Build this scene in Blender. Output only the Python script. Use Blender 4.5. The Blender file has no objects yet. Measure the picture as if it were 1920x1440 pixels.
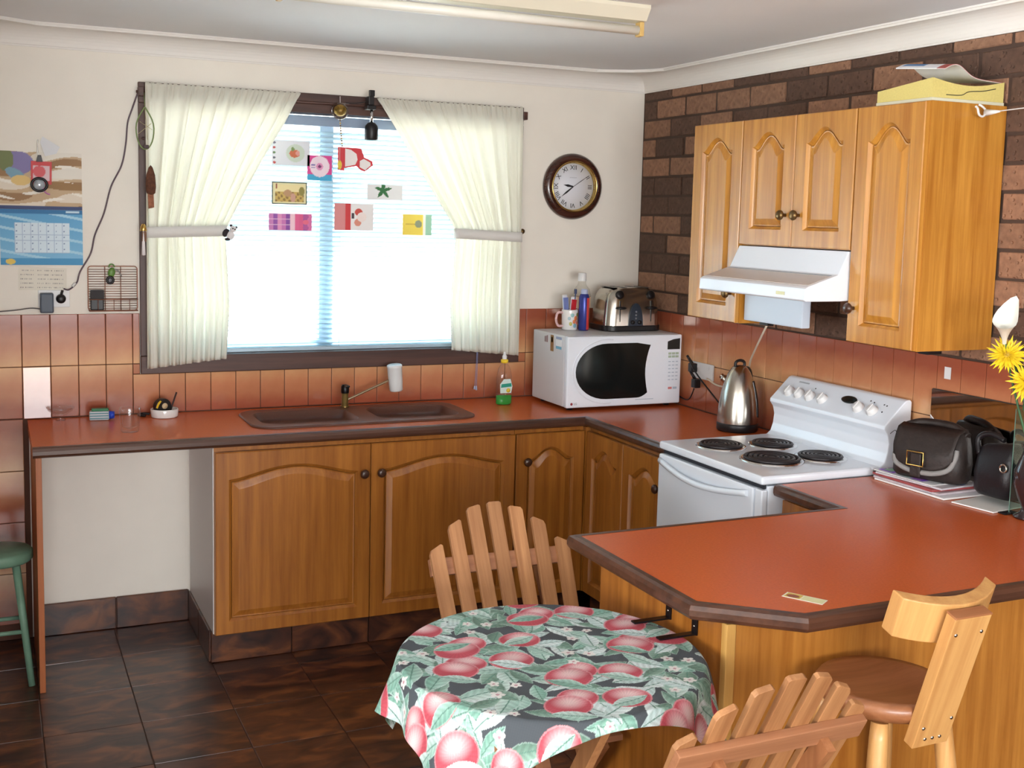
import bpy, bmesh, math, random
import numpy as np
from mathutils import Vector, Matrix
random.seed(7)
rng = np.random.default_rng(5)
scene = bpy.context.scene
COL = scene.collection

# ------------------------------------------------------------------ camera, world, sun, large lights, exposure
cam_d = bpy.data.cameras.new('camera')
cam = bpy.data.objects.new('camera', cam_d)
COL.objects.link(cam)
scene.camera = cam
CAM = Vector((-2.8961, -4.8831, 1.7392))
PITCH, ROLL, YAW, FPX, SHY = -0.107346, -0.0246, -0.42732, 2156.7, -81.75
Mc = Matrix.Rotation(YAW, 3, 'Z') @ Matrix.Rotation(PITCH, 3, 'X') @ Matrix.Rotation(ROLL, 3, 'Y')
Rb = Mc @ Matrix(((1, 0, 0), (0, 0, -1), (0, 1, 0)))
cam.matrix_world = Matrix.Translation(CAM) @ Rb.to_4x4()
cam_d.sensor_width = 36.0
cam_d.lens = FPX / 1920 * 36
cam_d.shift_y = SHY / 1920
cam_d.clip_start = 0.05

world = bpy.data.worlds.new('daylight')
scene.world = world
world.use_nodes = True
wn = world.node_tree.nodes
wn['Background'].inputs[0].default_value = (0.80, 0.90, 1.0, 1)
wn['Background'].inputs[1].default_value = 4.6

sun_d = bpy.data.lights.new('sun', 'SUN')
sun_d.energy = 36.0
sun_d.angle = math.radians(6)
sun_d.color = (1, 0.97, 0.92)
sun = bpy.data.objects.new('sun', sun_d)
COL.objects.link(sun)
sun.location = (0, 4, 6)
sun.rotation_euler = Vector((0.12, 0.62, 0.80)).to_track_quat('Z', 'Y').to_euler()

def area(name, loc, direction, sx, sy, power, color):
    d = bpy.data.lights.new(name, 'AREA')
    d.shape = 'RECTANGLE'
    d.size, d.size_y, d.energy, d.color = sx, sy, power, color
    o = bpy.data.objects.new(name, d)
    COL.objects.link(o)
    o.location = loc
    o.rotation_euler = (-Vector(direction)).to_track_quat('Z', 'Y').to_euler()
    return o
area('daylight_rear_doors', (-2.95, -8.06, 1.44), (0, 1, 0), 3.3, 1.30, 160, (1.0, 0.98, 0.96))
area('daylight_side_window', (-6.06, -4.3, 1.5), (1, 0, 0), 2.6, 1.2, 105, (1.0, 0.98, 0.95))

scene.view_settings.view_transform = 'Standard'
scene.view_settings.look = 'None'
scene.view_settings.gamma = 1.0
scene.view_settings.use_curve_mapping = False
scene.view_settings.exposure = 0.40

# ------------------------------------------------------------------ helpers
def lin(c):
    out = []
    for v in c[:3]:
        v = v / 255.0
        out.append(v / 12.92 if v <= 0.04045 else ((v + 0.055) / 1.055) ** 2.4)
    return tuple(out)

def lin4(c):
    return lin(c) + (1.0,)

MATS = {}
def nodes_of(m):
    m.use_nodes = True
    nt = m.node_tree
    return nt, nt.nodes, nt.links, nt.nodes['Principled BSDF']

def mat(name, c, rough=0.5, metal=0.0, var=0.0, vscale=30, bump=0.0, bscale=120, rand=0.0, coat=0.0, spec=0.5, emit=None, alpha=None, trans=0.0, ior=1.45):
    if name in MATS:
        return MATS[name]
    m = bpy.data.materials.new(name)
    nt, N, L, p = nodes_of(m)
    p.inputs['Base Color'].default_value = lin4(c)
    p.inputs['Roughness'].default_value = rough
    p.inputs['Metallic'].default_value = metal
    p.inputs['Specular IOR Level'].default_value = spec
    p.inputs['Coat Weight'].default_value = coat
    p.inputs['Coat Roughness'].default_value = 0.08
    p.inputs['Transmission Weight'].default_value = trans
    p.inputs['IOR'].default_value = ior
    tc = N.new('ShaderNodeTexCoord')
    last = None
    if var > 0:
        nz = N.new('ShaderNodeTexNoise')
        nz.inputs['Scale'].default_value = vscale
        nz.inputs['Detail'].default_value = 4
        L.new(tc.outputs['Object'], nz.inputs['Vector'])
        rp = N.new('ShaderNodeValToRGB')
        a = tuple(v * (1 - var) for v in lin(c)); b = tuple(min(1, v * (1 + var)) for v in lin(c))
        rp.color_ramp.elements[0].position = 0.3; rp.color_ramp.elements[1].position = 0.7
        rp.color_ramp.elements[0].color = a + (1,); rp.color_ramp.elements[1].color = b + (1,)
        L.new(nz.outputs['Fac'], rp.inputs['Fac'])
        last = rp.outputs['Color']
    if rand > 0:
        last = add_rand(nt, last, lin4(c), rand)
    if last is not None:
        L.new(last, p.inputs['Base Color'])
    if bump > 0:
        add_bump(nt, tc.outputs['Object'], bscale, bump)
    if emit:
        p.inputs['Emission Color'].default_value = lin4(c)
        p.inputs['Emission Strength'].default_value = emit
    MATS[name] = m
    return m

def add_rand(nt, last, base, amt):
    N, L = nt.nodes, nt.links
    oi = N.new('ShaderNodeObjectInfo')
    mr = N.new('ShaderNodeMapRange')
    mr.inputs['To Min'].default_value = 1 - amt
    mr.inputs['To Max'].default_value = 1 + amt
    L.new(oi.outputs['Random'], mr.inputs['Value'])
    mx = N.new('ShaderNodeVectorMath'); mx.operation = 'SCALE'
    if last is not None:
        L.new(last, mx.inputs[0])
    else:
        mx.inputs[0].default_value = base[:3]
    L.new(mr.outputs['Result'], mx.inputs['Scale'])
    return mx.outputs['Vector']

def add_bump(nt, vec, scale, strength, dist=0.002):
    N, L = nt.nodes, nt.links
    nz = N.new('ShaderNodeTexNoise'); nz.inputs['Scale'].default_value = scale; nz.inputs['Detail'].default_value = 3
    L.new(vec, nz.inputs['Vector'])
    bp = N.new('ShaderNodeBump'); bp.inputs['Strength'].default_value = strength; bp.inputs['Distance'].default_value = dist
    L.new(nz.outputs['Fac'], bp.inputs['Height'])
    L.new(bp.outputs['Normal'], N['Principled BSDF'].inputs['Normal'])

def wood(name, c1, c2, axis='Z', rough=0.35, scale=1.0, rand=0.0, coat=0.0, knots=False):
    if name in MATS:
        return MATS[name]
    m = bpy.data.materials.new(name)
    nt, N, L, p = nodes_of(m)
    tc = N.new('ShaderNodeTexCoord')
    mp = N.new('ShaderNodeMapping')
    s = {'X': (1.6, 34, 34), 'Y': (34, 1.6, 34), 'Z': (34, 34, 1.6)}[axis]
    mp.inputs['Scale'].default_value = tuple(v * scale for v in s)
    oi = N.new('ShaderNodeObjectInfo')
    off = N.new('ShaderNodeVectorMath'); off.operation = 'SCALE'
    off.inputs[0].default_value = (7, 5, 3)
    L.new(oi.outputs['Random'], off.inputs['Scale'])
    L.new(off.outputs['Vector'], mp.inputs['Location'])
    L.new(tc.outputs['Object'], mp.inputs['Vector'])
    nz = N.new('ShaderNodeTexNoise'); nz.inputs['Scale'].default_value = 1.0; nz.inputs['Detail'].default_value = 6; nz.inputs['Roughness'].default_value = 0.65
    L.new(mp.outputs['Vector'], nz.inputs['Vector'])
    rp = N.new('ShaderNodeValToRGB')
    rp.color_ramp.elements[0].position = 0.32; rp.color_ramp.elements[1].position = 0.68
    rp.color_ramp.elements[0].color = lin4(c1); rp.color_ramp.elements[1].color = lin4(c2)
    L.new(nz.outputs['Fac'], rp.inputs['Fac'])
    last = rp.outputs['Color']
    if knots:
        nk = N.new('ShaderNodeTexNoise'); nk.inputs['Scale'].default_value = 9; nk.inputs['Detail'].default_value = 2
        L.new(tc.outputs['Object'], nk.inputs['Vector'])
        rk = N.new('ShaderNodeValToRGB')
        rk.color_ramp.elements[0].position = 0.27; rk.color_ramp.elements[1].position = 0.36
        rk.color_ramp.elements[0].color = (0.35, 0.3, 0.28, 1); rk.color_ramp.elements[1].color = (1, 1, 1, 1)
        L.new(nk.outputs['Fac'], rk.inputs['Fac'])
        mm = N.new('ShaderNodeVectorMath'); mm.operation = 'MULTIPLY'
        L.new(last, mm.inputs[0]); L.new(rk.outputs['Color'], mm.inputs[1])
        last = mm.outputs['Vector']
    if rand > 0:
        last = add_rand(nt, last, lin4(c1), rand)
    L.new(last, p.inputs['Base Color'])
    p.inputs['Roughness'].default_value = rough
    p.inputs['Coat Weight'].default_value = coat
    p.inputs['Coat Roughness'].default_value = 0.15
    bp = N.new('ShaderNodeBump'); bp.inputs['Strength'].default_value = 0.12; bp.inputs['Distance'].default_value = 0.001
    L.new(nz.outputs['Fac'], bp.inputs['Height']); L.new(bp.outputs['Normal'], p.inputs['Normal'])
    MATS[name] = m
    return m

def print_mat(name='printed_ink', rough=0.55):
    if name in MATS:
        return MATS[name]
    m = bpy.data.materials.new(name)
    nt, N, L, p = nodes_of(m)
    a = N.new('ShaderNodeAttribute'); a.attribute_name = 'ink'
    L.new(a.outputs['Color'], p.inputs['Base Color'])
    p.inputs['Roughness'].default_value = rough
    MATS[name] = m
    return m

def glass(name, c=(255, 255, 255), rough=0.0, ior=1.45):
    return mat(name, c, rough=rough, trans=1.0, ior=ior)

# ---- geometry into a bmesh
def box(bm, lo, hi, bev=0.0, seg=2):
    lo, hi = Vector(lo), Vector(hi)
    r = bmesh.ops.create_cube(bm, size=1.0)
    vs = r['verts']
    c = (lo + hi) / 2; s = hi - lo
    for v in vs:
        v.co = Vector((v.co.x * s.x, v.co.y * s.y, v.co.z * s.z)) + c
    if bev > 0:
        es = {e for v in vs for e in v.link_edges}
        bmesh.ops.bevel(bm, geom=list(es), offset=bev, segments=seg, profile=0.6, affect='EDGES')
    return vs

def cyl(bm, a, b, r1, r2=None, n=16, caps=True):
    a, b = Vector(a), Vector(b)
    r2 = r1 if r2 is None else r2
    d = b - a
    q = d.to_track_quat('Z', 'Y').to_matrix().to_4x4()
    M = Matrix.Translation((a + b) / 2) @ q
    r = bmesh.ops.create_cone(bm, cap_ends=caps, segments=n, radius1=r1, radius2=r2, depth=d.length, matrix=M)
    for f in {f for v in r['verts'] for f in v.link_faces}:
        f.smooth = len(f.verts) == 4
    return r['verts']

def sphere(bm, c, r, sc=(1, 1, 1), n=16, m=10, rot=None):
    M = Matrix.Translation(c) @ (rot.to_4x4() if rot else Matrix.Identity(4)) @ Matrix.Diagonal((r * sc[0], r * sc[1], r * sc[2], 1))
    res = bmesh.ops.create_uvsphere(bm, u_segments=n, v_segments=m, radius=1.0, matrix=M)
    for f in {f for v in res['verts'] for f in v.link_faces}:
        f.smooth = True
    return res['verts']

def lathe(bm, prof, c=(0, 0, 0), n=28, smooth=True, sx=1.0, sy=1.0):
    rings = []
    for r, z in prof:
        if r < 1e-6:
            rings.append([bm.verts.new((c[0], c[1], c[2] + z))])
        else:
            rings.append([bm.verts.new((c[0] + sx * r * math.cos(2 * math.pi * i / n), c[1] + sy * r * math.sin(2 * math.pi * i / n), c[2] + z)) for i in range(n)])
    for A, B in zip(rings, rings[1:]):
        for i in range(n):
            j = (i + 1) % n
            if len(A) == 1 and len(B) == 1:
                continue
            if len(A) == 1:
                f = bm.faces.new((A[0], B[j], B[i]))
            elif len(B) == 1:
                f = bm.faces.new((A[i], A[j], B[0]))
            else:
                f = bm.faces.new((A[i], A[j], B[j], B[i]))
            f.smooth = smooth
    bmesh.ops.recalc_face_normals(bm, faces=bm.faces)

def catmull(pts, k=6):
    pts = [Vector(p) for p in pts]
    if len(pts) < 3:
        return pts
    P = [pts[0]] + pts + [pts[-1]]
    out = []
    for i in range(1, len(P) - 2):
        for j in range(k):
            t = j / k
            p0, p1, p2, p3 = P[i - 1], P[i], P[i + 1], P[i + 2]
            out.append(0.5 * ((2 * p1) + (p2 - p0) * t + (2 * p0 - 5 * p1 + 4 * p2 - p3) * t * t + (3 * p1 - p0 - 3 * p2 + p3) * t ** 3))
    out.append(pts[-1])
    return out

def tube(bm, pts, r, n=8, closed=False, smooth_path=True, k=6):
    if smooth_path and not closed:
        pts = catmull(pts, k)
    pts = [Vector(p) for p in pts]
    rings = []
    up = Vector((0, 0, 1))
    m = len(pts)
    nrm = None
    for i, p in enumerate(pts):
        t = (pts[(i + 1) % m] - pts[i - 1]) if closed else (pts[min(i + 1, m - 1)] - pts[max(i - 1, 0)])
        if t.length < 1e-9:
            t = Vector((0, 0, 1))
        t.normalize()
        if nrm is None:
            nrm = t.cross(up)
            if nrm.length < 1e-3:
                nrm = t.cross(Vector((1, 0, 0)))
        nrm = nrm - t * nrm.dot(t)
        nrm.normalize()
        bn = t.cross(nrm)
        rr = r[i] if isinstance(r, (list, tuple)) else r
        rings.append([bm.verts.new(p + rr * (math.cos(2 * math.pi * j / n) * nrm + math.sin(2 * math.pi * j / n) * bn)) for j in range(n)])
    pairs = list(zip(rings, rings[1:])) + ([(rings[-1], rings[0])] if closed else [])
    for A, B in pairs:
        for j in range(n):
            f = bm.faces.new((A[j], A[(j + 1) % n], B[(j + 1) % n], B[j])); f.smooth = True
    if not closed:
        bm.faces.new(list(reversed(rings[0]))); bm.faces.new(rings[-1])

def prism(bm, poly, lo, hi, axis='Z', bev=0.0):
    """extrude a 2D polygon. axis Z: (x,y); axis Y: (x,z) along y; axis X: (y,z) along x."""
    def P(a, b, t):
        return {'Z': (a, b, t), 'Y': (a, t, b), 'X': (t, a, b)}[axis]
    A = [bm.verts.new(P(a, b, lo)) for a, b in poly]
    B = [bm.verts.new(P(a, b, hi)) for a, b in poly]
    fs = [bm.faces.new(A), bm.faces.new(list(reversed(B)))]
    n = len(poly)
    for i in range(n):
        fs.append(bm.faces.new((A[i], B[i], B[(i + 1) % n], A[(i + 1) % n])))
    bmesh.ops.recalc_face_normals(bm, faces=fs)
    if bev > 0:
        es = {e for f in fs for e in f.edges}
        bmesh.ops.bevel(bm, geom=list(es), offset=bev, segments=2, profile=0.6, affect='EDGES')

def ring_fill(bm, loops):
    """bridge consecutive closed loops with the same number of points (lists of 3D points); fill the last."""
    V = [[bm.verts.new(p) for p in lp] for lp in loops]
    n = len(V[0])
    for A, B in zip(V, V[1:]):
        for i in range(n):
            bm.faces.new((A[i], A[(i + 1) % n], B[(i + 1) % n], B[i]))
    bm.faces.new(V[-1])
    return V

def rrect(cx, cy, w, h, r, n=6):
    pts = []
    for k, (sx, sy) in enumerate(((1, 1), (-1, 1), (-1, -1), (1, -1))):
        for i in range(n + 1):
            a = math.pi / 2 * (k + i / n)
            pts.append((cx + sx * (w / 2 - r) + r * math.cos(a), cy + sy * (h / 2 - r) + r * math.sin(a)))
    return pts

def finish(bm, name, m, parent=None, loc=None, rot=None, smooth=None, recalc=False):
    if recalc:
        bmesh.ops.recalc_face_normals(bm, faces=bm.faces)
    me = bpy.data.meshes.new(name)
    bm.to_mesh(me); bm.free()
    o = bpy.data.objects.new(name, me)
    COL.objects.link(o)
    if m:
        me.materials.append(m)
    if parent:
        o.parent = parent
    if loc is not None:
        o.location = loc
    if rot is not None:
        o.rotation_euler = rot
    if smooth is True:
        for f in me.polygons:
            f.use_smooth = True
    return o

def mk(name, m, parent, fn, loc=None, rot=None, smooth=None, recalc=False):
    bm = bmesh.new(); fn(bm)
    return finish(bm, name, m, parent, loc, rot, smooth, recalc)

def tag(o, label, cat, group=None):
    o['label'] = label; o['category'] = cat
    if group:
        o['group'] = group
    return o

def thing(name, label, cat, loc=(0, 0, 0), rotz=0.0, group=None, rot=None):
    o = bpy.data.objects.new(name, None)
    o.empty_display_size = 0.05
    COL.objects.link(o)
    o.location = loc
    o.rotation_euler = rot if rot else (0, 0, rotz)
    return tag(o, label, cat, group)

def struct(o):
    o['kind'] = 'structure'
    return o

def clone(o, name=None, parent=None, loc=None, rot=None):
    c = o.copy(); COL.objects.link(c)
    if name:
        c.name = name
    if parent:
        c.parent = parent
    if loc is not None:
        c.location = loc
    if rot is not None:
        c.rotation_euler = rot
    return c

def printed(name, w, h, res, fn, parent=None, loc=(0, 0, 0), rot=(0, 0, 0), thick=0.0015, bend=None, m=None):
    """flat printed sheet in the local XZ plane, centred, facing -Y. fn(U,V)->rgb 0..255 arrays, U,V in 0..1."""
    nx = max(2, int(w / res)); nz = max(2, int(h / res))
    U, V = np.meshgrid(np.linspace(0, 1, nx + 1), np.linspace(0, 1, nz + 1))
    U = U.ravel(); V = V.ravel()
    col = np.zeros((U.size, 3)); col[:] = 255
    col = fn(U, V, col)
    c = col / 255.0
    c = np.where(c <= 0.04045, c / 12.92, ((c + 0.055) / 1.055) ** 2.4)
    y = bend(U, V) if bend is not None else np.zeros_like(U)
    vs = np.stack([(U - .5) * w, y, (V - .5) * h], 1)
    n = U.size
    vb = vs.copy(); vb[:, 1] += thick
    allv = np.concatenate([vs, vb])
    idx = np.arange(n).reshape(nz + 1, nx + 1)
    a = idx[:-1, :-1].ravel(); b = idx[:-1, 1:].ravel(); d = idx[1:, 1:].ravel(); e = idx[1:, :-1].ravel()
    faces = np.stack([a, b, d, e], 1).tolist() + np.stack([a + n, e + n, d + n, b + n], 1).tolist()
    rim = idx[0, :].tolist() + idx[1:, -1].tolist() + idx[-1, -2::-1].tolist() + idx[-2:0:-1, 0].tolist()
    for i in range(len(rim)):
        p, q = rim[i], rim[(i + 1) % len(rim)]
        faces.append([p, p + n, q + n, q])
    me = bpy.data.meshes.new(name)
    me.from_pydata(allv.tolist(), [], faces)
    at = me.attributes.new('ink', 'FLOAT_COLOR', 'POINT')
    rgba = np.ones((2 * n, 4)); rgba[:n, :3] = c; rgba[n:, :3] = 0.8
    at.data.foreach_set('color', rgba.ravel())
    me.materials.append(m or print_mat())
    o = bpy.data.objects.new(name, me); COL.objects.link(o)
    o.location = loc; o.rotation_euler = rot
    if parent:
        o.parent = parent
    return o

def ell(U, V, cx, cy, rx, ry, ang=0.0):
    c, s = math.cos(ang), math.sin(ang)
    du, dv = U - cx, V - cy
    return ((du * c + dv * s) / rx) ** 2 + ((-du * s + dv * c) / ry) ** 2
def rc(U, V, u0, u1, v0, v1):
    return (U >= u0) & (U <= u1) & (V >= v0) & (V <= v1)

def text_part(s, size, m, parent, loc, rot, name='lettering', align='CENTER', depth=0.0004):
    cu = bpy.data.curves.new('txt', 'FONT')
    cu.body = s; cu.size = size; cu.align_x = align; cu.align_y = 'CENTER'; cu.extrude = depth; cu.resolution_u = 3
    t = bpy.data.objects.new('txt', cu); COL.objects.link(t)
    dg = bpy.context.evaluated_depsgraph_get()
    me = bpy.data.meshes.new_from_object(t.evaluated_get(dg))
    bpy.data.objects.remove(t); bpy.data.curves.remove(cu)
    me.name = name
    o = bpy.data.objects.new(name, me); COL.objects.link(o)
    me.materials.clear(); me.materials.append(m)
    o.parent = parent; o.location = loc; o.rotation_euler = rot
    return o

# ------------------------------------------------------------------ materials
M_wall = mat('painted_plaster', (240, 234, 223), 0.7, var=0.02, vscale=6, bump=0.05, bscale=250)
M_ceil = mat('ceiling_paint', (240, 241, 244), 0.8, var=0.015, vscale=3)
M_cornice = mat('cornice_paint', (236, 232, 226), 0.6)
M_mortar = mat('dark_mortar', (78, 60, 50), 0.9, bump=0.5, bscale=200)
M_grout = mat('brown_grout', (96, 62, 48), 0.8)
M_fgrout = mat('floor_grout', (74, 54, 46), 0.7, var=0.2, vscale=20)
M_frame = wood('dark_stained_timber', (58, 34, 28), (88, 56, 46), 'X', 0.45)
M_framez = wood('dark_stained_timber_upright', (58, 34, 28), (88, 56, 46), 'Z', 0.45)
M_alu = mat('pale_blue_aluminium', (176, 196, 210), 0.4, metal=0.3)
M_glasspane = None
M_trim = wood('dark_counter_edging', (58, 34, 24), (92, 58, 42), 'X', 0.32, coat=0.15)
M_lam = mat('red_brown_laminate', (204, 96, 44), 0.27, var=0.07, vscale=160, spec=0.5)
M_oak = wood('honey_oak_lit', (168, 106, 34), (210, 150, 64), 'Z', 0.3, rand=0.03, coat=0.35)  # wall cabinets: stronger light and pale sheen put into the oak colour
M_oakb = wood('honey_oak_base', (138, 80, 26), (176, 112, 44), 'Z', 0.32, rand=0.03, coat=0.3)  # same oak as the wall cabinets, without their lit paleness
M_white = mat('white_enamel', (234, 241, 250), 0.22, coat=0.4)
M_whitep = mat('white_plastic', (226, 226, 226), 0.35)
M_black = mat('black_plastic', (22, 20, 22), 0.4)
M_blackm = mat('black_iron', (26, 22, 24), 0.35, metal=0.4)
M_steel = mat('brushed_steel', (190, 184, 174), 0.22, metal=1.0, bump=0.04, bscale=300)
M_chrome = mat('chrome', (215, 215, 215), 0.1, metal=1.0)
M_brass = mat('aged_brass', (120, 96, 62), 0.35, metal=0.9, var=0.15, vscale=80)
M_knob = mat('dark_wood_knob', (66, 40, 28), 0.3, coat=0.4)
M_melamine = mat('pale_melamine', (214, 210, 208), 0.4)

def clear_pane(name, tint=(245, 250, 252)):
    m = bpy.data.materials.new(name); m.use_nodes = True
    nt = m.node_tree; N = nt.nodes; L = nt.links
    N.clear()
    out = N.new('ShaderNodeOutputMaterial'); mx = N.new('ShaderNodeMixShader')
    tr = N.new('ShaderNodeBsdfTransparent'); gl = N.new('ShaderNodeBsdfGlossy')
    tr.inputs[0].default_value = lin4(tint); gl.inputs['Roughness'].default_value = 0.02
    lw = N.new('ShaderNodeLayerWeight'); pw_ = N.new('ShaderNodeMath'); pw_.operation = 'POWER'; pw_.inputs[1].default_value = 4.0
    ma = N.new('ShaderNodeMath'); ma.operation = 'MULTIPLY_ADD'; ma.inputs[1].default_value = 0.9; ma.inputs[2].default_value = 0.04
    L.new(lw.outputs['Facing'], pw_.inputs[0]); L.new(pw_.outputs[0], ma.inputs[0]); L.new(ma.outputs[0], mx.inputs[0]); L.new(tr.outputs[0], mx.inputs[1]); L.new(gl.outputs[0], mx.inputs[2])
    L.new(mx.outputs[0], out.inputs[0])
    return m
M_pane = clear_pane('window_glass')

def slate(name, ca, cb, cc):
    m = bpy.data.materials.new(name)
    nt, N, L, p = nodes_of(m)
    tc = N.new('ShaderNodeTexCoord'); oi = N.new('ShaderNodeObjectInfo')
    off = N.new('ShaderNodeVectorMath'); off.operation = 'SCALE'; off.inputs[0].default_value = (31, 17, 9)
    L.new(oi.outputs['Random'], off.inputs['Scale'])
    ad = N.new('ShaderNodeVectorMath'); ad.operation = 'ADD'
    L.new(tc.outputs['Object'], ad.inputs[0]); L.new(off.outputs['Vector'], ad.inputs[1])
    mp = N.new('ShaderNodeMapping'); mp.inputs['Scale'].default_value = (5, 11, 8)
    L.new(ad.outputs['Vector'], mp.inputs['Vector'])
    nz = N.new('ShaderNodeTexNoise'); nz.inputs['Scale'].default_value = 1.4; nz.inputs['Detail'].default_value = 6; nz.inputs['Distortion'].default_value = 0.8
    L.new(mp.outputs['Vector'], nz.inputs['Vector'])
    rp = N.new('ShaderNodeValToRGB')
    e = rp.color_ramp.elements
    e[0].position = 0.34; e[0].color = lin4(ca); e[1].position = 0.68; e[1].color = lin4(cc)
    k = e.new(0.5); k.color = lin4(cb)
    L.new(nz.outputs['Fac'], rp.inputs['Fac'])
    L.new(add_rand(nt, rp.outputs['Color'], (1, 1, 1, 1), 0.12), p.inputs['Base Color'])
    p.inputs['Roughness'].default_value = 0.32
    p.inputs['Coat Weight'].default_value = 0.2; p.inputs['Coat Roughness'].default_value = 0.12
    bp = N.new('ShaderNodeBump'); bp.inputs['Strength'].default_value = 0.25; bp.inputs['Distance'].default_value = 0.004
    L.new(nz.outputs['Fac'], bp.inputs['Height']); L.new(bp.outputs['Normal'], p.inputs['Normal'])
    MATS[name] = m
    return m
M_slate = slate('brown_slate_tile', (38, 22, 19), (76, 42, 28), (122, 72, 40))

def flame_tile(name):
    """glazed tile whose fired colour runs from dark red-brown at one end to tan at the other (local z)."""
    m = bpy.data.materials.new(name)
    nt, N, L, p = nodes_of(m)
    tc = N.new('ShaderNodeTexCoord')
    sx = N.new('ShaderNodeSeparateXYZ'); L.new(tc.outputs['Object'], sx.inputs[0])
    nz = N.new('ShaderNodeTexNoise'); nz.inputs['Scale'].default_value = 12; nz.inputs['Detail'].default_value = 3
    L.new(tc.outputs['Object'], nz.inputs['Vector'])
    mr = N.new('ShaderNodeMapRange'); mr.inputs['From Min'].default_value = -0.10; mr.inputs['From Max'].default_value = 0.10
    L.new(sx.outputs['Z'], mr.inputs['Value'])
    ad = N.new('ShaderNodeMath'); ad.operation = 'MULTIPLY_ADD'; ad.inputs[1].default_value = 0.35; 
    L.new(nz.outputs['Fac'], ad.inputs[0]); L.new(mr.outputs['Result'], ad.inputs[2])
    rp = N.new('ShaderNodeValToRGB'); e = rp.color_ramp.elements
    e[0].position = 0.15; e[0].color = lin4((222, 172, 124)); e[1].position = 1.0; e[1].color = lin4((156, 82, 58))
    k = e.new(0.55); k.color = lin4((196, 130, 92))
    L.new(ad.outputs[0], rp.inputs['Fac'])
    L.new(add_rand(nt, rp.outputs['Color'], (1, 1, 1, 1), 0.05), p.inputs['Base Color'])
    p.inputs['Roughness'].default_value = 0.16
    bp = N.new('ShaderNodeBump'); bp.inputs['Strength'].default_value = 0.08; bp.inputs['Distance'].default_value = 0.003
    L.new(nz.outputs['Fac'], bp.inputs['Height']); L.new(bp.outputs['Normal'], p.inputs['Normal'])
    MATS[name] = m
    return m
M_tile = flame_tile('flame_glazed_tile')

def brick_mat(name, c, c2):
    m = mat(name, c, 0.85, var=0.22, vscale=45, rand=0.10)
    nt, N, L, p = nodes_of(m)
    tc = N.new('ShaderNodeTexCoord')
    vo = N.new('ShaderNodeTexVoronoi'); vo.inputs['Scale'].default_value = 55
    L.new(tc.outputs['Object'], vo.inputs['Vector'])
    rp = N.new('ShaderNodeValToRGB'); rp.color_ramp.elements[0].position = 0.12; rp.color_ramp.elements[1].position = 0.3
    L.new(vo.outputs['Distance'], rp.inputs['Fac'])
    bp = N.new('ShaderNodeBump'); bp.inputs['Strength'].default_value = 0.7; bp.inputs['Distance'].default_value = 0.006
    L.new(rp.outputs['Color'], bp.inputs['Height']); L.new(bp.outputs['Normal'], p.inputs['Normal'])
    return m
M_brick_l = brick_mat('light_brown_brick', (144, 107, 84), None)
M_brick_d = brick_mat('dark_brown_brick', (94, 70, 57), None)

# ------------------------------------------------------------------ room shell
ZC = 0.895      # worktop height
HC = 2.428      # ceiling height
XN = -3.03      # nook left wall
floor = struct(mk('floor', M_fgrout, None, lambda bm: box(bm, (-6.2, -8.2, -0.12), (0.15, 0.25, -0.003))))
ceiling = struct(mk('ceiling', M_ceil, None, lambda bm: box(bm, (-6.2, -8.2, HC), (0.15, 0.25, HC + 0.1))))
def back_wall(bm):
    x0, x1, z0, z1 = -2.31, -0.685, 1.10, 2.195
    box(bm, (-6.2, 0, 0), (x0, 0.22, HC)); box(bm, (x1, 0, 0), (0.15, 0.22, HC))
    box(bm, (x0, 0, 0), (x1, 0.22, z0)); box(bm, (x0, 0, z1), (x1, 0.22, HC))
wall_back = struct(mk('wall_back', M_wall, None, back_wall))
wall_right = struct(mk('wall_right', M_mortar, None, lambda bm: box(bm, (-0.001, -8.2, 0), (0.15, 0.0, HC))))
wall_left = struct(mk('wall_left', M_wall, None, lambda bm: box(bm, (XN - 0.1, -2.6, 0), (XN, -0.001, HC))))
def far_left(bm):
    box(bm, (-6.2, -8.2, 0), (-6.0, -5.7, HC)); box(bm, (-6.2, -2.9, 0), (-6.0, 0, HC))
    box(bm, (-6.2, -5.7, 0), (-6.0, -2.9, 0.85)); box(bm, (-6.2, -5.7, 2.15), (-6.0, -2.9, HC))
struct(mk('wall_side', M_wall, None, far_left))
def rear(bm):
    box(bm, (-6.2, -8.2, 0), (-4.65, -8.0, HC)); box(bm, (-1.25, -8.2, 0), (0.15, -8.0, HC)); box(bm, (-4.65, -8.2, 2.12), (-1.25, -8.0, HC)); box(bm, (-4.65, -8.2, 0), (-1.25, -8.0, 0.75))
struct(mk('wall_rear', M_wall, None, rear))
def slider(bm):
    for x in (-4.65, -2.98, -1.33):
        box(bm, (x, -8.05, 0.75), (x + 0.07, -8.0, 2.12))
    box(bm, (-4.58, -8.05, 2.05), (-1.33, -8.0, 2.12)); box(bm, (-4.58, -8.05, 0.75), (-1.33, -8.0, 0.80))
struct(mk('window_3', M_alu, None, slider))
def sidewin(bm):
    for y in (-5.7, -4.33, -2.95):
        box(bm, (-6.05, y, 0.85), (-6.0, y + 0.05, 2.15))
    box(bm, (-6.05, -5.65, 2.1), (-6.0, -2.95, 2.15)); box(bm, (-6.05, -5.65, 0.85), (-6.0, -2.95, 0.9))
struct(mk('window_2', M_alu, None, sidewin))
struct(mk('floor_bounce', mat('beige_bounce', (206, 196, 180), 0.95, bump=0.4, bscale=300), None, lambda bm: box(bm, (-5.99, -7.99, -0.0025), (-0.01, -4.6, 0.004))))  # unseen pale sheet, added behind the camera to bounce light to the ceiling
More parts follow.
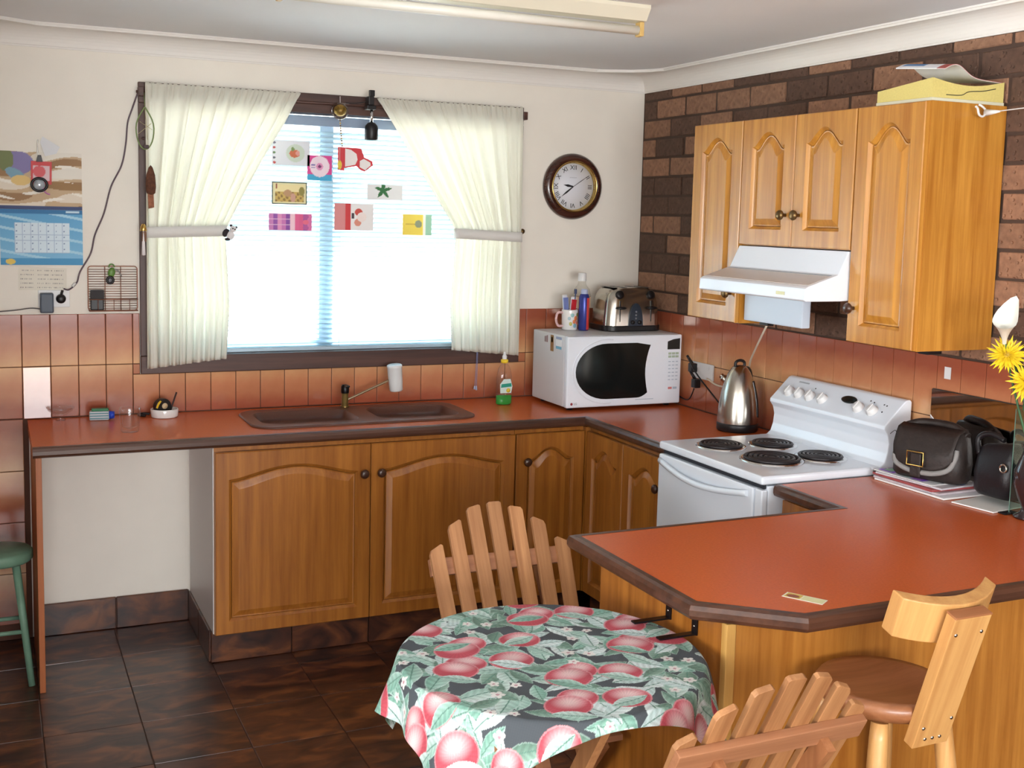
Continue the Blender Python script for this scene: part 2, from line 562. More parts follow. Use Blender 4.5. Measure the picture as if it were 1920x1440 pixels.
# outdoors
struct(mk('ground', mat('pale_concrete', (214, 210, 200), 0.9, var=0.06, vscale=2), None, lambda bm: box(bm, (-30, 0.25, -0.4), (30, 40, -0.3))))
struct(mk('eave', mat('eave_paint', (220, 220, 216), 0.8), None, lambda bm: box(bm, (-6.2, 0.25, 2.46), (0.15, 0.76, 2.56))))

# cornice (plaster cove) along the back, right and nook walls
def cove(n=8, d=0.086):
    pr = [(0.0, HC - d), (0.006, HC - d), (0.006, HC - d + 0.006)]
    for i in range(n + 1):
        a = math.pi / 2 * i / n
        pr.append((d - 0.006 - (d - 0.014) * math.cos(a) , HC - d + 0.008 + (d - 0.022) * math.sin(a)))
    pr += [(d - 0.006, HC - 0.006), (d, HC - 0.006), (d, HC), (0.0, HC)]
    return pr
prf = cove()
def cov_back(bm): prism(bm, [(-a, b) for a, b in prf], XN, 0.0, 'X')
def cov_right(bm): prism(bm, [(-a, b) for a, b in prf], -8.0, 0.0, 'Y')
def cov_left(bm): prism(bm, [(XN + a, b) for a, b in prf], -2.6, 0.0, 'Y')
struct(mk('trim_1', M_cornice, None, cov_back)); struct(mk('trim_2', M_cornice, None, cov_right)); struct(mk('trim_3', M_cornice, None, cov_left))
# plaster corner blocks bridging the cornice mitres
def corner_block(bm, cx, s):
    pts = [(cx + s * 0.0, -0.02), (cx + s * 0.31, -0.083), (cx + s * 0.24, -0.125), (cx + s * 0.165, -0.17), (cx + s * 0.115, -0.23), (cx + s * 0.083, -0.30), (cx + s * 0.02, -0.0)]
    prism(bm, pts[1:6] + [(cx + s * 0.03, -0.03)], HC - 0.014, HC - 0.001, 'Z')
struct(mk('trim_4', M_cornice, None, lambda bm: corner_block(bm, 0, -1)))
struct(mk('trim_5', M_cornice, None, lambda bm: corner_block(bm, XN, 1)))

# bricks on the right wall
rows = int((HC - 1.311) / 0.09) + 1
def one_brick(L, H=0.0395):
    bm = bmesh.new()
    box(bm, (0, -L / 2, -H), (0.022, L / 2, H), 0.003, 1)
    for v in bm.verts:
        v.co += Vector((random.uniform(-.0012, .0012), random.uniform(-.002, .002), random.uniform(-.0015, .0015)))
    me = bpy.data.meshes.new('brick'); bm.to_mesh(me); bm.free()
    return me
brick_me = {}
def brick_at(yc, zc, L, dark, H=0.0395):
    key = (round(L, 3), dark, random.randint(0, 2), H)
    if key not in brick_me:
        me = one_brick(L, H); me.materials.append(M_brick_d if dark else M_brick_l); brick_me[key] = me
    o = bpy.data.objects.new('brick', brick_me[key]); COL.objects.link(o)
    o.parent = wall_right
    o.location = (-0.006 + random.uniform(-.003, .003), yc, zc)
    o.rotation_euler = (random.uniform(-.006, .006), 0, 0)
# course 0 top at 2.30
pattern = random.Random(11)
for r in range(-1, 12):
    ztop = 2.302 - 0.09 * r
    zc = ztop - 0.045; H = 0.0395
    if r == -1:
        zc = 2.324; H = 0.0170
    if zc + 0.02 < 1.33 or zc - 0.04 > 2.345:
        continue
    offs = [0.012, 0.13][(r + 1) % 2 if r >= 0 else 0]
    y = -offs
    if offs > 0.1:
        brick_at(-0.066, zc, 0.105, pattern.random() < 0.5, H)
    while y > -3.6:
        brick_at(y - 0.1175, zc, 0.232, pattern.random() < 0.52, H)
        y -= 0.2445

# wall tiles (each its own object); local origin in the centre, front towards -y
def tile_mesh(w, h):
    bm = bmesh.new()
    box(bm, (-w / 2, 0, -h / 2), (w / 2, 0.008, h / 2), 0.0018, 2)
    me = bpy.data.meshes.new('wall_tile'); bm.to_mesh(me); bm.free(); me.materials.append(M_tile)
    return me
tile_me = {}
def tile(parent, a0, a1, z0, z1, wall, flip, tilt=0.0):
    w = a1 - a0 - 0.0028; h = z1 - z0 - 0.0028
    if w < 0.012 or h < 0.012:
        return
    key = (round(w, 3), round(h, 3))
    if key not in tile_me:
        tile_me[key] = tile_mesh(w, h)
    o = bpy.data.objects.new('wall_tile', tile_me[key]); COL.objects.link(o)
    o.parent = parent
    jz = random.uniform(-.0035, .0035); jx = random.uniform(-.004, .004)
    a, z = (a0 + a1) / 2, (z0 + z1) / 2
    if wall == 'back':
        o.location = (a, -0.0075 - abs(tilt) * 0.1, z); o.rotation_euler = (jx + tilt, math.pi if flip else 0, jz)
    else:
        o.location = (-0.0075, a, z); o.rotation_euler = (jx, math.pi if flip else 0, jz - math.pi / 2)
mk('grout_bed', M_grout, wall_back, lambda bm: (box(bm, (XN, -0.004, 0.0), (-2.77, -0.0005, 1.309)), box(bm, (-2.77, -0.004, 0.86), (-2.345, -0.0005, 1.309)), box(bm, (-2.345, -0.004, 0.86), (-0.648, -0.0005, 1.06)), box(bm, (-0.648, -0.004, 0.86), (0.0, -0.0005, 1.309))))
mk('grout_bed', M_grout, wall_right, lambda bm: box(bm, (-0.004, -3.6, 0.86), (-0.0012, -0.002, 1.309)))
ZR = [(1.103, 1.311, False), (0.895, 1.103, True), (0.687, 0.895, False), (0.479, 0.687, True), (0.271, 0.479, False), (0.063, 0.271, True)]
k0 = -3
x = -2.789 + 0.104 * k0
while x < -0.006:
    xa, xb = max(x, XN + 0.002), min(x + 0.104, -0.010)
    for ri, (z0, z1, fl) in enumerate(ZR):
        if xb <= xa:
            continue
        if ri >= 2 and xb > -2.76:
            continue
        if ri == 0:
            if -2.343 < xa and xb < -0.65:
                continue
            a, b = xa, xb
            if a < -2.343 < b: b = -2.345
            if a < -0.65 < b: a = -0.648
            tile(wall_back, a, b, z0, z1, 'back', fl)
        elif ri == 1:
            zt = z1
            inside = xb > -2.343 and xa < -0.65
            tl = 0.085 if abs(xa + 2.789) < 0.01 else 0.0
            tile(wall_back, xa, xb, z0 + 0.002, 1.060 if inside else zt, 'back', fl, tl)
            if xa < -2.345 < xb: tile(wall_back, xa, -2.345, 1.060, zt, 'back', fl)
            if xa < -0.648 < xb: tile(wall_back, -0.648, xb, 1.060, zt, 'back', fl)
        else:
            tile(wall_back, xa, xb, z0, z1, 'back', fl)
    x += 0.104
y = -0.012
while y > -3.5:
    for (z0, z1, fl) in ZR[:2]:
        tile(wall_right, y - 0.104, y, z0 + (0.002 if fl else 0), z1, 'right', fl)
    y -= 0.104

# floor tiles
fx = [-2.46 + 0.31 * k for k in range(-3, 9)]
fy = [-0.01 - 0.32 * k for k in range(0, 14)]
bmf = bmesh.new(); box(bmf, (-0.1535, -0.1585, -0.014), (0.1535, 0.1585, 0.0), 0.002, 2)
for v in bmf.verts:
    v.co.z += random.uniform(-.0006, .0006)
ft_me = bpy.data.meshes.new('floor_tile'); bmf.to_mesh(ft_me); bmf.free(); ft_me.materials.append(M_slate)
for xa in fx[:-1]:
    for ya in fy:
        o = bpy.data.objects.new('floor_tile', ft_me); COL.objects.link(o); o.parent = floor
        o.location = (xa + 0.155, ya - 0.16, 0.0)
        o.rotation_euler = (random.uniform(-.004, .004), random.uniform(-.004, .004), random.choice((0, math.pi)))
# slate skirting tiles in the open bay and along the cabinet plinths
sk_me = {}
def skirt(p0, p1, h, t=0.010):
    p0, p1 = Vector(p0), Vector(p1)
    d = (p1 - p0); n = max(1, round(d.length / 0.31)); st = d / n
    ang = math.atan2(d.y, d.x)
    for i in range(n):
        w = st.length - 0.004
        key = (round(w, 3), h)
        if key not in sk_me:
            bm = bmesh.new(); box(bm, (-w / 2, -t, 0.001), (w / 2, 0, h), 0.002, 1)
            me = bpy.data.meshes.new('skirting_tile'); bm.to_mesh(me); bm.free(); me.materials.append(M_slate); sk_me[key] = me
        o = bpy.data.objects.new('skirting_tile', sk_me[key]); COL.objects.link(o); o.parent = baseboard
        o.location = p0 + st * (i + .5); o.rotation_euler = (0, 0, ang)
baseboard = struct(mk('baseboard_back', M_fgrout, None, lambda bm: box(bm, (-2.742, -0.006, 0.0), (-2.156, -0.001, 0.128))))
skirt((-2.742, -0.006, 0), (-2.158, -0.006, 0), 0.133)
skirt((-2.150, -0.02, 0), (-2.150, -0.52, 0), 0.128)
skirt((-2.155, -0.522, 0), (-0.58, -0.522, 0), 0.122)
skirt((-0.522, -0.58, 0), (-0.522, -1.26, 0), 0.122)

# ------------------------------------------------------------------ window
win = struct(mk('window_1', M_frame, None, lambda bm: (box(bm, (-2.343, -0.022, 2.155), (-0.650, 0.10, 2.236), 0.003), box(bm, (-2.343, -0.030, 1.062), (-0.650, 0.10, 1.135), 0.003))))
mk('jamb', M_framez, win, lambda bm: box(bm, (-2.343, -0.022, 1.1355), (-2.30, 0.10, 2.1545), 0.002))
mk('jamb', M_framez, win, lambda bm: box(bm, (-0.693, -0.022, 1.1355), (-0.650, 0.10, 2.1545), 0.002))
def sash(bm):
    y0, y1 = 0.105, 0.14
    box(bm, (-2.30, y0, 1.137), (-0.693, y1, 1.175)); box(bm, (-2.30, y0, 2.115), (-0.693, y1, 2.153))
    box(bm, (-2.30, y0, 1.175), (-2.265, y1, 2.115)); box(bm, (-0.728, y0, 1.175), (-0.693, y1, 2.115))
    box(bm, (-1.575, y0 - 0.02, 1.175), (-1.515, y1, 2.115))
mk('sash_frame', M_alu, win, sash)
mk('sill_track', M_alu, win, lambda bm: box(bm, (-2.30, 0.03, 1.1355), (-0.693, 0.10, 1.150), 0.002))
mk('pane', M_pane, win, lambda bm: box(bm, (-2.265, 0.120, 1.175), (-1.575, 0.124, 2.115)))
mk('pane', M_pane, win, lambda bm: box(bm, (-1.515, 0.120, 1.175), (-0.728, 0.124, 2.115)))

# venetian blind
def trans_mat(name, c, tc, mixf, rough=0.8):
    m = bpy.data.materials.new(name); m.use_nodes = True
    nt = m.node_tree; N = nt.nodes; L = nt.links; N.clear()
    out = N.new('ShaderNodeOutputMaterial'); mx = N.new('ShaderNodeMixShader'); mx.inputs[0].default_value = mixf
    d = N.new('ShaderNodeBsdfDiffuse'); t = N.new('ShaderNodeBsdfTranslucent')
    d.inputs[0].default_value = lin4(c); t.inputs[0].default_value = lin4(tc)
    co = N.new('ShaderNodeTexCoord'); nz = N.new('ShaderNodeTexNoise'); nz.inputs['Scale'].default_value = 260
    L.new(co.outputs['Object'], nz.inputs['Vector'])
    bp = N.new('ShaderNodeBump'); bp.inputs['Strength'].default_value = 0.12; bp.inputs['Distance'].default_value = 0.001
    L.new(nz.outputs['Fac'], bp.inputs['Height']); L.new(bp.outputs['Normal'], d.inputs['Normal'])
    L.new(d.outputs[0], mx.inputs[1]); L.new(t.outputs[0], mx.inputs[2]); L.new(mx.outputs[0], out.inputs[0])
    MATS[name] = m
    return m
M_slat = trans_mat('pale_blue_slat', (196, 218, 228), (226, 238, 244), 0.34)
M_curtain = trans_mat('cream_curtain_cotton', (246, 244, 234), (250, 248, 240), 0.50)
blind = thing('venetian_blind', 'pale blue venetian blind with cards clipped to it in the window', 'blind', (-1.495, 0.055, 1.14))
mk('head_rail', mat('blind_rail', (150, 170, 196), 0.4), blind, lambda bm: box(bm, (-0.79, -0.018, 0.965), (0.79, 0.018, 1.005), 0.003))
ns = 44
bs = bmesh.new()
prof = [(-0.0125, -0.0012), (-0.006, 0.0008), (0, 0.0014), (0.006, 0.0008), (0.0125, -0.0012)]
va = [[bs.verts.new((sx, a, b)) for a, b in prof] for sx in (-0.785, 0.785)]
vb = [[bs.verts.new((sx, a, b - 0.0006)) for a, b in prof] for sx in (-0.785, 0.785)]
for i in range(4):
    bs.faces.new((va[0][i], va[1][i], va[1][i + 1], va[0][i + 1])).smooth = True
    bs.faces.new((vb[0][i], vb[0][i + 1], vb[1][i + 1], vb[1][i])).smooth = True
for s in (0, 1):
    bs.faces.new(va[s] + list(reversed(vb[s])))
for i in (0, 4):
    bs.faces.new((va[0][i], vb[0][i], vb[1][i], va[1][i]))
bmesh.ops.recalc_face_normals(bs, faces=bs.faces)
slat_me = bpy.data.meshes.new('slat'); bs.to_mesh(slat_me); bs.free(); slat_me.materials.append(M_slat)
for i in range(ns):
    o = bpy.data.objects.new('slat', slat_me); COL.objects.link(o); o.parent = blind
    o.location = (0, 0, 0.022 + 0.0213 * i); o.rotation_euler = (math.radians(-26), 0, 0)
mk('bottom_rail', M_slat, blind, lambda bm: box(bm, (-0.785, -0.012, 0.0015), (0.785, 0.012, 0.013), 0.003))
for xx in (-0.55, 0.0, 0.55):
    mk('ladder_cord', M_whitep, blind, lambda bm: (cyl(bm, (xx, -0.0128, 0.01), (xx, -0.0128, 0.966), 0.0008, n=5), cyl(bm, (xx, 0.0128, 0.01), (xx, 0.0128, 0.966), 0.0008, n=5)))

# curtains
def smooth_interp(z, tab):
    zs = [t[0] for t in tab]; vs = [t[1] for t in tab]
    return float(np.interp(z, zs, vs))
def curtain(name, label, x_outer, sgn, top, tiez, hem_out, hem_in, wtab, folds, seed):
    rs = random.Random(seed)
    ph = [rs.uniform(0, 6.28) for _ in range(4)]
    o = thing(name, label, 'curtain', (x_outer, -0.05, hem_out))
    nu, nv = 150, 70
    bm = bmesh.new(); grid = []
    for j in range(nv + 1):
        t = j / nv
        row = []
        for i in range(nu + 1):
            s = i / nu
            hem = hem_out + (hem_in - hem_out) * s
            z = top + (hem - top) * t
            w = smooth_interp(z, wtab)
            xx = x_outer + sgn * w * s
            amp = 0.013 * (0.35 + 0.65 * min(1, (top - z) / 0.35))
            near = math.exp(-((z - tiez) / 0.05) ** 2)
            amp *= (1 - 0.55 * near)
            q = s + 0.02 * math.sin(6.28 * s * 2 + ph[0])
            yy = amp * math.sin(2 * math.pi * folds * q + ph[1] + 0.5 * math.sin(3 * z + ph[2])) + 0.4 * amp * math.sin(2 * math.pi * folds * 2.3 * q + ph[3])
            if z > top - 0.05:
                yy = 0.006 * math.sin(2 * math.pi * folds * 3.1 * s + ph[2]) * (1.0)
                z += 0.004 * math.sin(2 * math.pi * folds * 3.1 * s + ph[1]) * (1 if t < 0.02 else 0)
            xx += sgn * 0.004 * math.sin(2 * math.pi * folds * q + 1.3 + ph[1]) * (1 if 0.02 < s < 0.98 else 0)
            row.append(bm.verts.new((xx - x_outer, yy - 0.012, z - hem_out)))
        grid.append(row)
    for a, b in zip(grid, grid[1:]):
        for i in range(nu):
            bm.faces.new((a[i], a[i + 1], b[i + 1], b[i])).smooth = True
    c = finish(bm, 'drape', M_curtain, o)
    md = c.modifiers.new('thick', 'SOLIDIFY'); md.thickness = 0.0012
    w = smooth_interp(tiez, wtab)
    def band(b):
        pts = rrect(sgn * w / 2, -0.012, w + 0.012, 0.050, 0.02)
        A = [b.verts.new((p[0], p[1], tiez - hem_out - 0.022 + 0.012 * (p[0] * sgn / w))) for p in pts]
        B = [b.verts.new((p[0], p[1], tiez - hem_out + 0.022 + 0.012 * (p[0] * sgn / w))) for p in pts]
        for i in range(len(pts)):
            b.faces.new((A[i], A[(i + 1) % len(pts)], B[(i + 1) % len(pts)], B[i])).smooth = True
    tb = mk('tie_back', trans_mat('tie_back_' + name, (238, 236, 232), (236, 232, 226), 0.2), o, band)
    md = tb.modifiers.new('thick', 'SOLIDIFY'); md.thickness = 0.0015
    return o
curtain('curtain', 'cream curtain tied back beside the calendar wall', -2.322, 1, 2.232, 1.640, 1.088, 1.122,
        [(1.08, .315), (1.35, .33), (1.60, .315), (1.64, .312), (1.68, .325), (1.80, .385), (1.95, .465), (2.10, .555), (2.24, .628)], 9, 1)
curtain('curtain', 'cream curtain tied back next to the round wall clock', -0.672, -1, 2.232, 1.645, 1.098, 1.132,
        [(1.08, .330), (1.35, .345), (1.60, .325), (1.645, .32), (1.69, .335), (1.80, .41), (1.95, .51), (2.10, .605), (2.24, .700)], 9, 2)
rod = thing('curtain_rod', 'thin dark curtain rod across the window head', 'curtain rod', (-1.497, -0.050, 2.196))
mk('rod', M_frame, rod, lambda bm: cyl(bm, (-0.855, 0.02, 0.0), (0.85, 0.02, 0.0), 0.006, n=10))
for xx in (-0.842, 0.835):
    mk('end_bracket', M_frame, rod, lambda bm: box(bm, (xx - 0.008, -0.012, -0.018), (xx + 0.014, 0.0275, 0.018), 0.003))

# ------------------------------------------------------------------ cabinets
def arch_loop(u0, u1, v0, vs, A, inset=0.0, n=30, pw=1.0, flat=0.0):
    """closed loop: bottom-left, bottom-right, right shoulder, arch to left shoulder."""
    a0, a1 = u0 + inset, u1 - inset
    b0 = v0 + inset
    pts = [(a0, b0), (a1, b0)]
    cu, hw = (a0 + a1) / 2, (a1 - a0) / 2
    for i in range(n + 1):
        s = 1 - 2 * i / n
        q = min(1.0, abs(s) * (1 + flat))
        v = vs - inset + A * (0.5 + 0.5 * math.cos(math.pi * q)) ** pw
        pts.append((cu + s * hw, v))
    return pts

def outer_loop(u0, u1, v0, v1, n=30):
    pts = [(u0, v0), (u1, v0)]
    for i in range(n + 1):
        pts.append((u1 + (u0 - u1) * i / n, v1))
    return pts

def door(parent, u0, u1, v0, v1, m, A, stile=0.055, knob=None, flat=0.25, pw=0.72, topgap=0.05, knob_m=None):
    """raised-panel door with an arched panel, front towards -y; closed face at y=0, front at y=-0.02."""
    t = 0.02
    L = lambda pts, y: [(a, y, b) for a, b in pts]
    ar = lambda ins: arch_loop(u0 + stile, u1 - stile, v0 + stile, v1 - topgap - A, A, ins, flat=flat, pw=pw)
    bm = bmesh.new()
    e = 0.003
    ol0 = outer_loop(u0, u1, v0, v1)
    ol1 = outer_loop(u0 + e, u1 - e, v0 + e, v1 - e)
    V = [[bm.verts.new(p) for p in lp] for lp in (L(ol0, -0.001), L(ol0, -t + e), L(ol1, -t), L(ar(0), -t), L(ar(0.006), -t + 0.007), L(ar(0.010), -t + 0.011), L(ar(0.012), -0.002))]
    n = len(V[0])
    for P, Q in zip(V, V[1:]):
        for i in range(n):
            bm.faces.new((P[i], P[(i + 1) % n], Q[(i + 1) % n], Q[i]))
    bm.faces.new(list(reversed(V[0])))
    d = finish(bm, 'door', m, parent, recalc=True)
    bm = bmesh.new()
    loops = [L(ar(0.0125), -0.003), L(ar(0.0125), -t + 0.011), L(ar(0.017), -t + 0.0115), L(ar(0.036), -t + 0.004), L(ar(0.039), -t + 0.003)]
    V = ring_fill(bm, loops)
    finish(bm, 'raised_panel', m, d, recalc=True)
    if knob:
        ku, kv = knob
        def kn(b):
            lathe(b, [(0.006, 0), (0.006, 0.012), (0.010, 0.015), (0.0165, 0.020), (0.0185, 0.026), (0.015, 0.032), (0.008, 0.0345), (0, 0.035)], n=20)
        k = mk('knob', knob_m or M_knob, d, kn, (ku, -t - 0.0003, kv), (math.pi / 2, 0, 0))
    return d

def cabinet(name, label, loc, rotz, w, h, d, m, doors, group=None, side=None):
    c = thing(name, label, 'cabinet', loc, rotz, group)
    def body(bm):
        T = 0.016
        box(bm, (0, 0, 0), (T, d, h)); box(bm, (w - T, 0, 0), (w, d, h))
        box(bm, (T, 0, 0), (w - T, d, T)); box(bm, (T, 0, h - T), (w - T, d, h)); box(bm, (T, d - 0.006, T), (w - T, d, h - T))
    mk('body', m, c, body)
    for kw in doors:
        door(c, m=m, **kw)
    return c

def base_door(u0, u1, knob=None, A=0.055, flat=0.0, stile=0.05, topgap=0.06):
    return dict(u0=u0, u1=u1, v0=0.002, v1=0.708, A=A, flat=flat, stile=stile, topgap=topgap, knob=knob)
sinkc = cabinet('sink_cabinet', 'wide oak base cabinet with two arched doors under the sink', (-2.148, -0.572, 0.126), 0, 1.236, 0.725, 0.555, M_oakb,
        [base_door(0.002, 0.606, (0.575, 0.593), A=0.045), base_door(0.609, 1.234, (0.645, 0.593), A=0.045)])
mk('side_panel', M_melamine, sinkc, lambda bm: box(bm, (-0.004, 0.002, 0.003), (-0.0005, 0.553, 0.722)))
def plinth(bm): box(bm, (0.006, 0.062, -0.125), (1.23, 0.54, -0.001))
mk('plinth', M_fgrout, sinkc, plinth)
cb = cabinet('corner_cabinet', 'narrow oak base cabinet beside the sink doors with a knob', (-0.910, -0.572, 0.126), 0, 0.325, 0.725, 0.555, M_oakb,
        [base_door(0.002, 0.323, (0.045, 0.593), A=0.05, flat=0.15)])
mk('plinth', M_fgrout, cb, lambda bm: box(bm, (0.006, 0.062, -0.125), (0.30, 0.54, -0.001)))
mk('filler_post', M_oakb, cb, lambda bm: box(bm, (0.3255, -0.0235, 0.002), (0.3460, -0.0005, 0.724)))
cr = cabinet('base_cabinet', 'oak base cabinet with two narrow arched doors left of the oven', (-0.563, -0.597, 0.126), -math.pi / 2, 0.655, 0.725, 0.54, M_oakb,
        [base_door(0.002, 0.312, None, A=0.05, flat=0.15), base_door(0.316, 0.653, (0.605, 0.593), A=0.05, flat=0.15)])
mk('plinth', M_fgrout, cr, lambda bm: box(bm, (0.0, 0.055, -0.125), (0.65, 0.53, -0.001)))

UP_Z0, UP_Z1 = 1.357, 2.116
uh = UP_Z1 - UP_Z0
cu1 = cabinet('wall_cabinet', 'tall narrow oak wall cabinet on the clock side of the rangehood', (-0.315, -0.958, UP_Z0), -math.pi / 2, 0.326, uh, 0.305, M_oak,
        [dict(u0=0.002, u1=0.324, v0=0.002, v1=uh - 0.002, A=0.05, flat=0.18, pw=0.62, stile=0.060, topgap=0.055, knob=(0.293, 0.112), knob_m=M_brass)])
cu2 = cabinet('wall_cabinet', 'short oak wall cabinet with two brass-knobbed doors above the rangehood', (-0.315, -1.286, 1.655), -math.pi / 2, 0.618, UP_Z1 - 1.655, 0.305, M_oak,
        [dict(u0=0.002, u1=0.308, v0=0.002, v1=UP_Z1 - 1.655 - 0.002, A=0.05, flat=0.18, pw=0.62, stile=0.058, topgap=0.05, knob=(0.274, 0.112), knob_m=M_brass),
         dict(u0=0.311, u1=0.616, v0=0.002, v1=UP_Z1 - 1.655 - 0.002, A=0.05, flat=0.18, pw=0.62, stile=0.058, topgap=0.05, knob=(0.349, 0.112), knob_m=M_brass)])
cu3 = cabinet('wall_cabinet', 'tall oak wall cabinet with the phone book on top', (-0.315, -1.906, UP_Z0), -math.pi / 2, 0.302, uh, 0.305, M_oak,
        [dict(u0=0.002, u1=0.298, v0=0.002, v1=uh - 0.002, A=0.055, flat=0.18, pw=0.62, stile=0.055, topgap=0.055, knob=(0.032, 0.112), knob_m=M_knob)])
mk('hinge_bracket', M_black, cu3, lambda bm: box(bm, (0.255, 0.05, -0.012), (0.295, 0.11, -0.0005), 0.002))

# ------------------------------------------------------------------ worktops
def sweep_trim(bm, path, z0, z1, depth, closed=False, side=1):
    """bullnose edging swept along a polyline with mitred corners; side=+1 puts the nose on the right of travel."""
    pr = [(0.0, z0), (depth * 0.55, z0), (depth * 0.85, z0 + 0.004), (depth, z0 + 0.012), (depth, z1 - 0.014), (depth * 0.86, z1 - 0.004), (depth * 0.55, z1), (0.0, z1)]
    P = [Vector((p[0], p[1])) for p in path]
    rings = []
    for i, p in enumerate(P):
        ds = []
        if i > 0: ds.append((P[i] - P[i - 1]).normalized())
        if i < len(P) - 1: ds.append((P[i + 1] - P[i]).normalized())
        ns = [Vector((d.y, -d.x)) * side for d in ds]
        if len(ns) == 2:
            b = (ns[0] + ns[1]).normalized(); k = 1 / max(0.2, b.dot(ns[0]))
        else:
            b, k = ns[0], 1
        rings.append([bm.verts.new((p.x + b.x * k * a, p.y + b.y * k * a, z)) for a, z in pr])
    m = len(pr)
    for A, B in zip(rings, rings[1:]):
        for j in range(m):
            f = bm.faces.new((A[j], A[(j + 1) % m], B[(j + 1) % m], B[j]))
            f.smooth = False
    bm.faces.new(rings[0]); bm.faces.new(list(reversed(rings[-1])))
    bmesh.ops.recalc_face_normals(bm, faces=bm.faces)

ZB = 0.857
wt = thing('worktop', 'red-brown laminate worktop around the sink and window corner', 'worktop', (0, 0, ZB))
SX0, SX1, SY0, SY1 = -1.945, -1.065, -0.475, -0.115       # sink cut-out
def wtop(bm):
    h = ZC - ZB
    box(bm, (-2.775, -0.590, 0), (SX0, -0.012, h)); box(bm, (SX1, -0.590, 0), (-0.577, -0.012, h))
    box(bm, (SX0, -0.590, 0), (SX1, SY0, h)); box(bm, (SX0, SY1, 0), (SX1, -0.012, h))
    box(bm, (-0.577, -1.262, 0), (-0.014, -0.012, h))
mk('laminate_top', M_lam, wt, wtop)
mk('edging', M_trim, wt, lambda bm: sweep_trim(bm, [(-2.775, -0.013), (-2.775, -0.590), (-0.577, -0.590), (-0.577, -1.262)][1:], 0.0, ZC - ZB + 0.001, 0.027, side=1))
mk('end_panel', wood('orange_side_panel', (150, 78, 34), (176, 100, 48), 'Z', 0.4), None, lambda bm: box(bm, (-2.766, -0.598, 0.0005), (-2.746, -0.015, ZB - 0.0005), 0.001))
tag(bpy.data.objects['end_panel'], 'upright orange-brown timber panel holding the open end of the worktop', 'panel')

# peninsula worktop
pw = thing('peninsula_worktop', 'red-brown laminate breakfast bar top with a cut-off corner', 'worktop', (0, 0, ZB))
inner = [(-0.573, -1.912), (-0.573, -2.236), (-1.475, -2.236), (-1.475, -2.792), (-1.296, -2.943), (-0.014, -2.943)]
mk('laminate_top', M_lam, pw, lambda bm: prism(bm, inner + [(-0.014, -1.912)], 0.0, ZC - ZB, 'Z'))
mk('edging', M_trim, pw, lambda bm: sweep_trim(bm, inner, 0.0, ZC - ZB + 0.001, 0.027, side=1))
pc = thing('peninsula_cabinet', 'oak panelled breakfast bar base behind the bar stool', 'cabinet', (0, 0, 0))
M_pen = wood('oak_veneer_panel', (152, 92, 32), (186, 126, 54), 'Z', 0.35, coat=0.25)
mk('end_panel', M_oakb, pc, lambda bm: box(bm, (-1.432, -2.832, 0.001), (-1.412, -2.275, ZB - 0.001), 0.001))
mk('back_panel', M_pen, pc, lambda bm: box(bm, (-1.408, -2.851, 0.001), (-0.012, -2.834, ZB - 0.001), 0.001))
mk('corner_post', wood('pale_oak_strip', (186, 138, 70), (206, 160, 90), 'Z', 0.35), pc, lambda bm: box(bm, (-1.434, -2.853, 0.001), (-1.409, -2.8325, ZB - 0.001), 0.002))
mk('kitchen_side', M_oakb, pc, lambda bm: box(bm, (-1.411, -2.30, 0.12), (-0.545, -2.28, ZB - 0.001), 0.001))
mk('return_panel', M_oakb, pc, lambda bm: box(bm, (-0.545, -2.30, 0.12), (-0.525, -1.915, ZB - 0.001), 0.001))
mk('drawer', M_oakb, pc, lambda bm: box(bm, (-0.566, -2.278, 0.70), (-0.546, -1.918, 0.845), 0.003))

# sink (double bowl, brown composite) with tap
M_sink = mat('brown_composite', (92, 56, 44), 0.3, var=0.2, vscale=300)
sk = thing('sink', 'brown composite double-bowl sink set into the worktop', 'sink', (-1.505, -0.295, ZC + 0.001))
def flange(bm):
    outer = rrect(0, 0, 0.93, 0.40, 0.085, 8)
    b1 = rrect(-0.225, -0.005, 0.40, 0.29, 0.07, 6)
    b2 = rrect(0.235, -0.005, 0.36, 0.29, 0.07, 6)
    zt = 0.008
    edges = []
    def lp(pts, z):
        vs = [bm.verts.new((a, b, z)) for a, b in pts]
        return vs
    o1 = lp(outer, zt)
    for vs in (o1, lp(b1, zt), lp(b2, zt)):
        edges += [bm.edges.new((vs[i], vs[(i + 1) % len(vs)])) for i in range(len(vs))]
    bmesh.ops.triangle_fill(bm, use_beauty=True, use_dissolve=False, edges=edges)
    big = rrect(0, 0, 0.944, 0.414, 0.092, 8)
    o2 = lp(big, 0.0)
    mid = lp(rrect(0, 0, 0.942, 0.412, 0.091, 8), 0.0055)
    for A, B in ((o2, mid), (mid, o1)):
        for i in range(len(A)):
            bm.faces.new((A[i], A[(i + 1) % len(A)], B[(i + 1) % len(A)], B[i])).smooth = True
mk('rim', M_sink, sk, flange, recalc=True)
def bowl(cx, w, depth):
    def f(bm):
        loops = []
        for ins, z in ((0, 0.008), (0.006, 0.0), (0.012, -0.02), (0.02, -depth * 0.8), (0.035, -depth * 0.96), (0.06, -depth)):
            loops.append([(a, b, z) for a, b in rrect(cx, -0.005, w - 2 * ins, 0.29 - 2 * ins, max(0.02, 0.07 - ins * 0.5), 6)])
        ring_fill(bm, loops)
    return f
mk('bowl', M_sink, sk, bowl(-0.225, 0.40, 0.030), smooth=True)
mk('bowl', M_sink, sk, bowl(0.235, 0.36, 0.031), smooth=True)
mk('drain', M_chrome, sk, lambda bm: lathe(bm, [(0.026, 0), (0.024, 0.002), (0.012, 0.001), (0, 0.001)], (0.235, -0.02, -0.0305)))
tap = thing('mixer_tap', 'dark and brass mixer tap with a white filter on its spout', 'tap', (-1.513, -0.122, ZC + 0.0098))
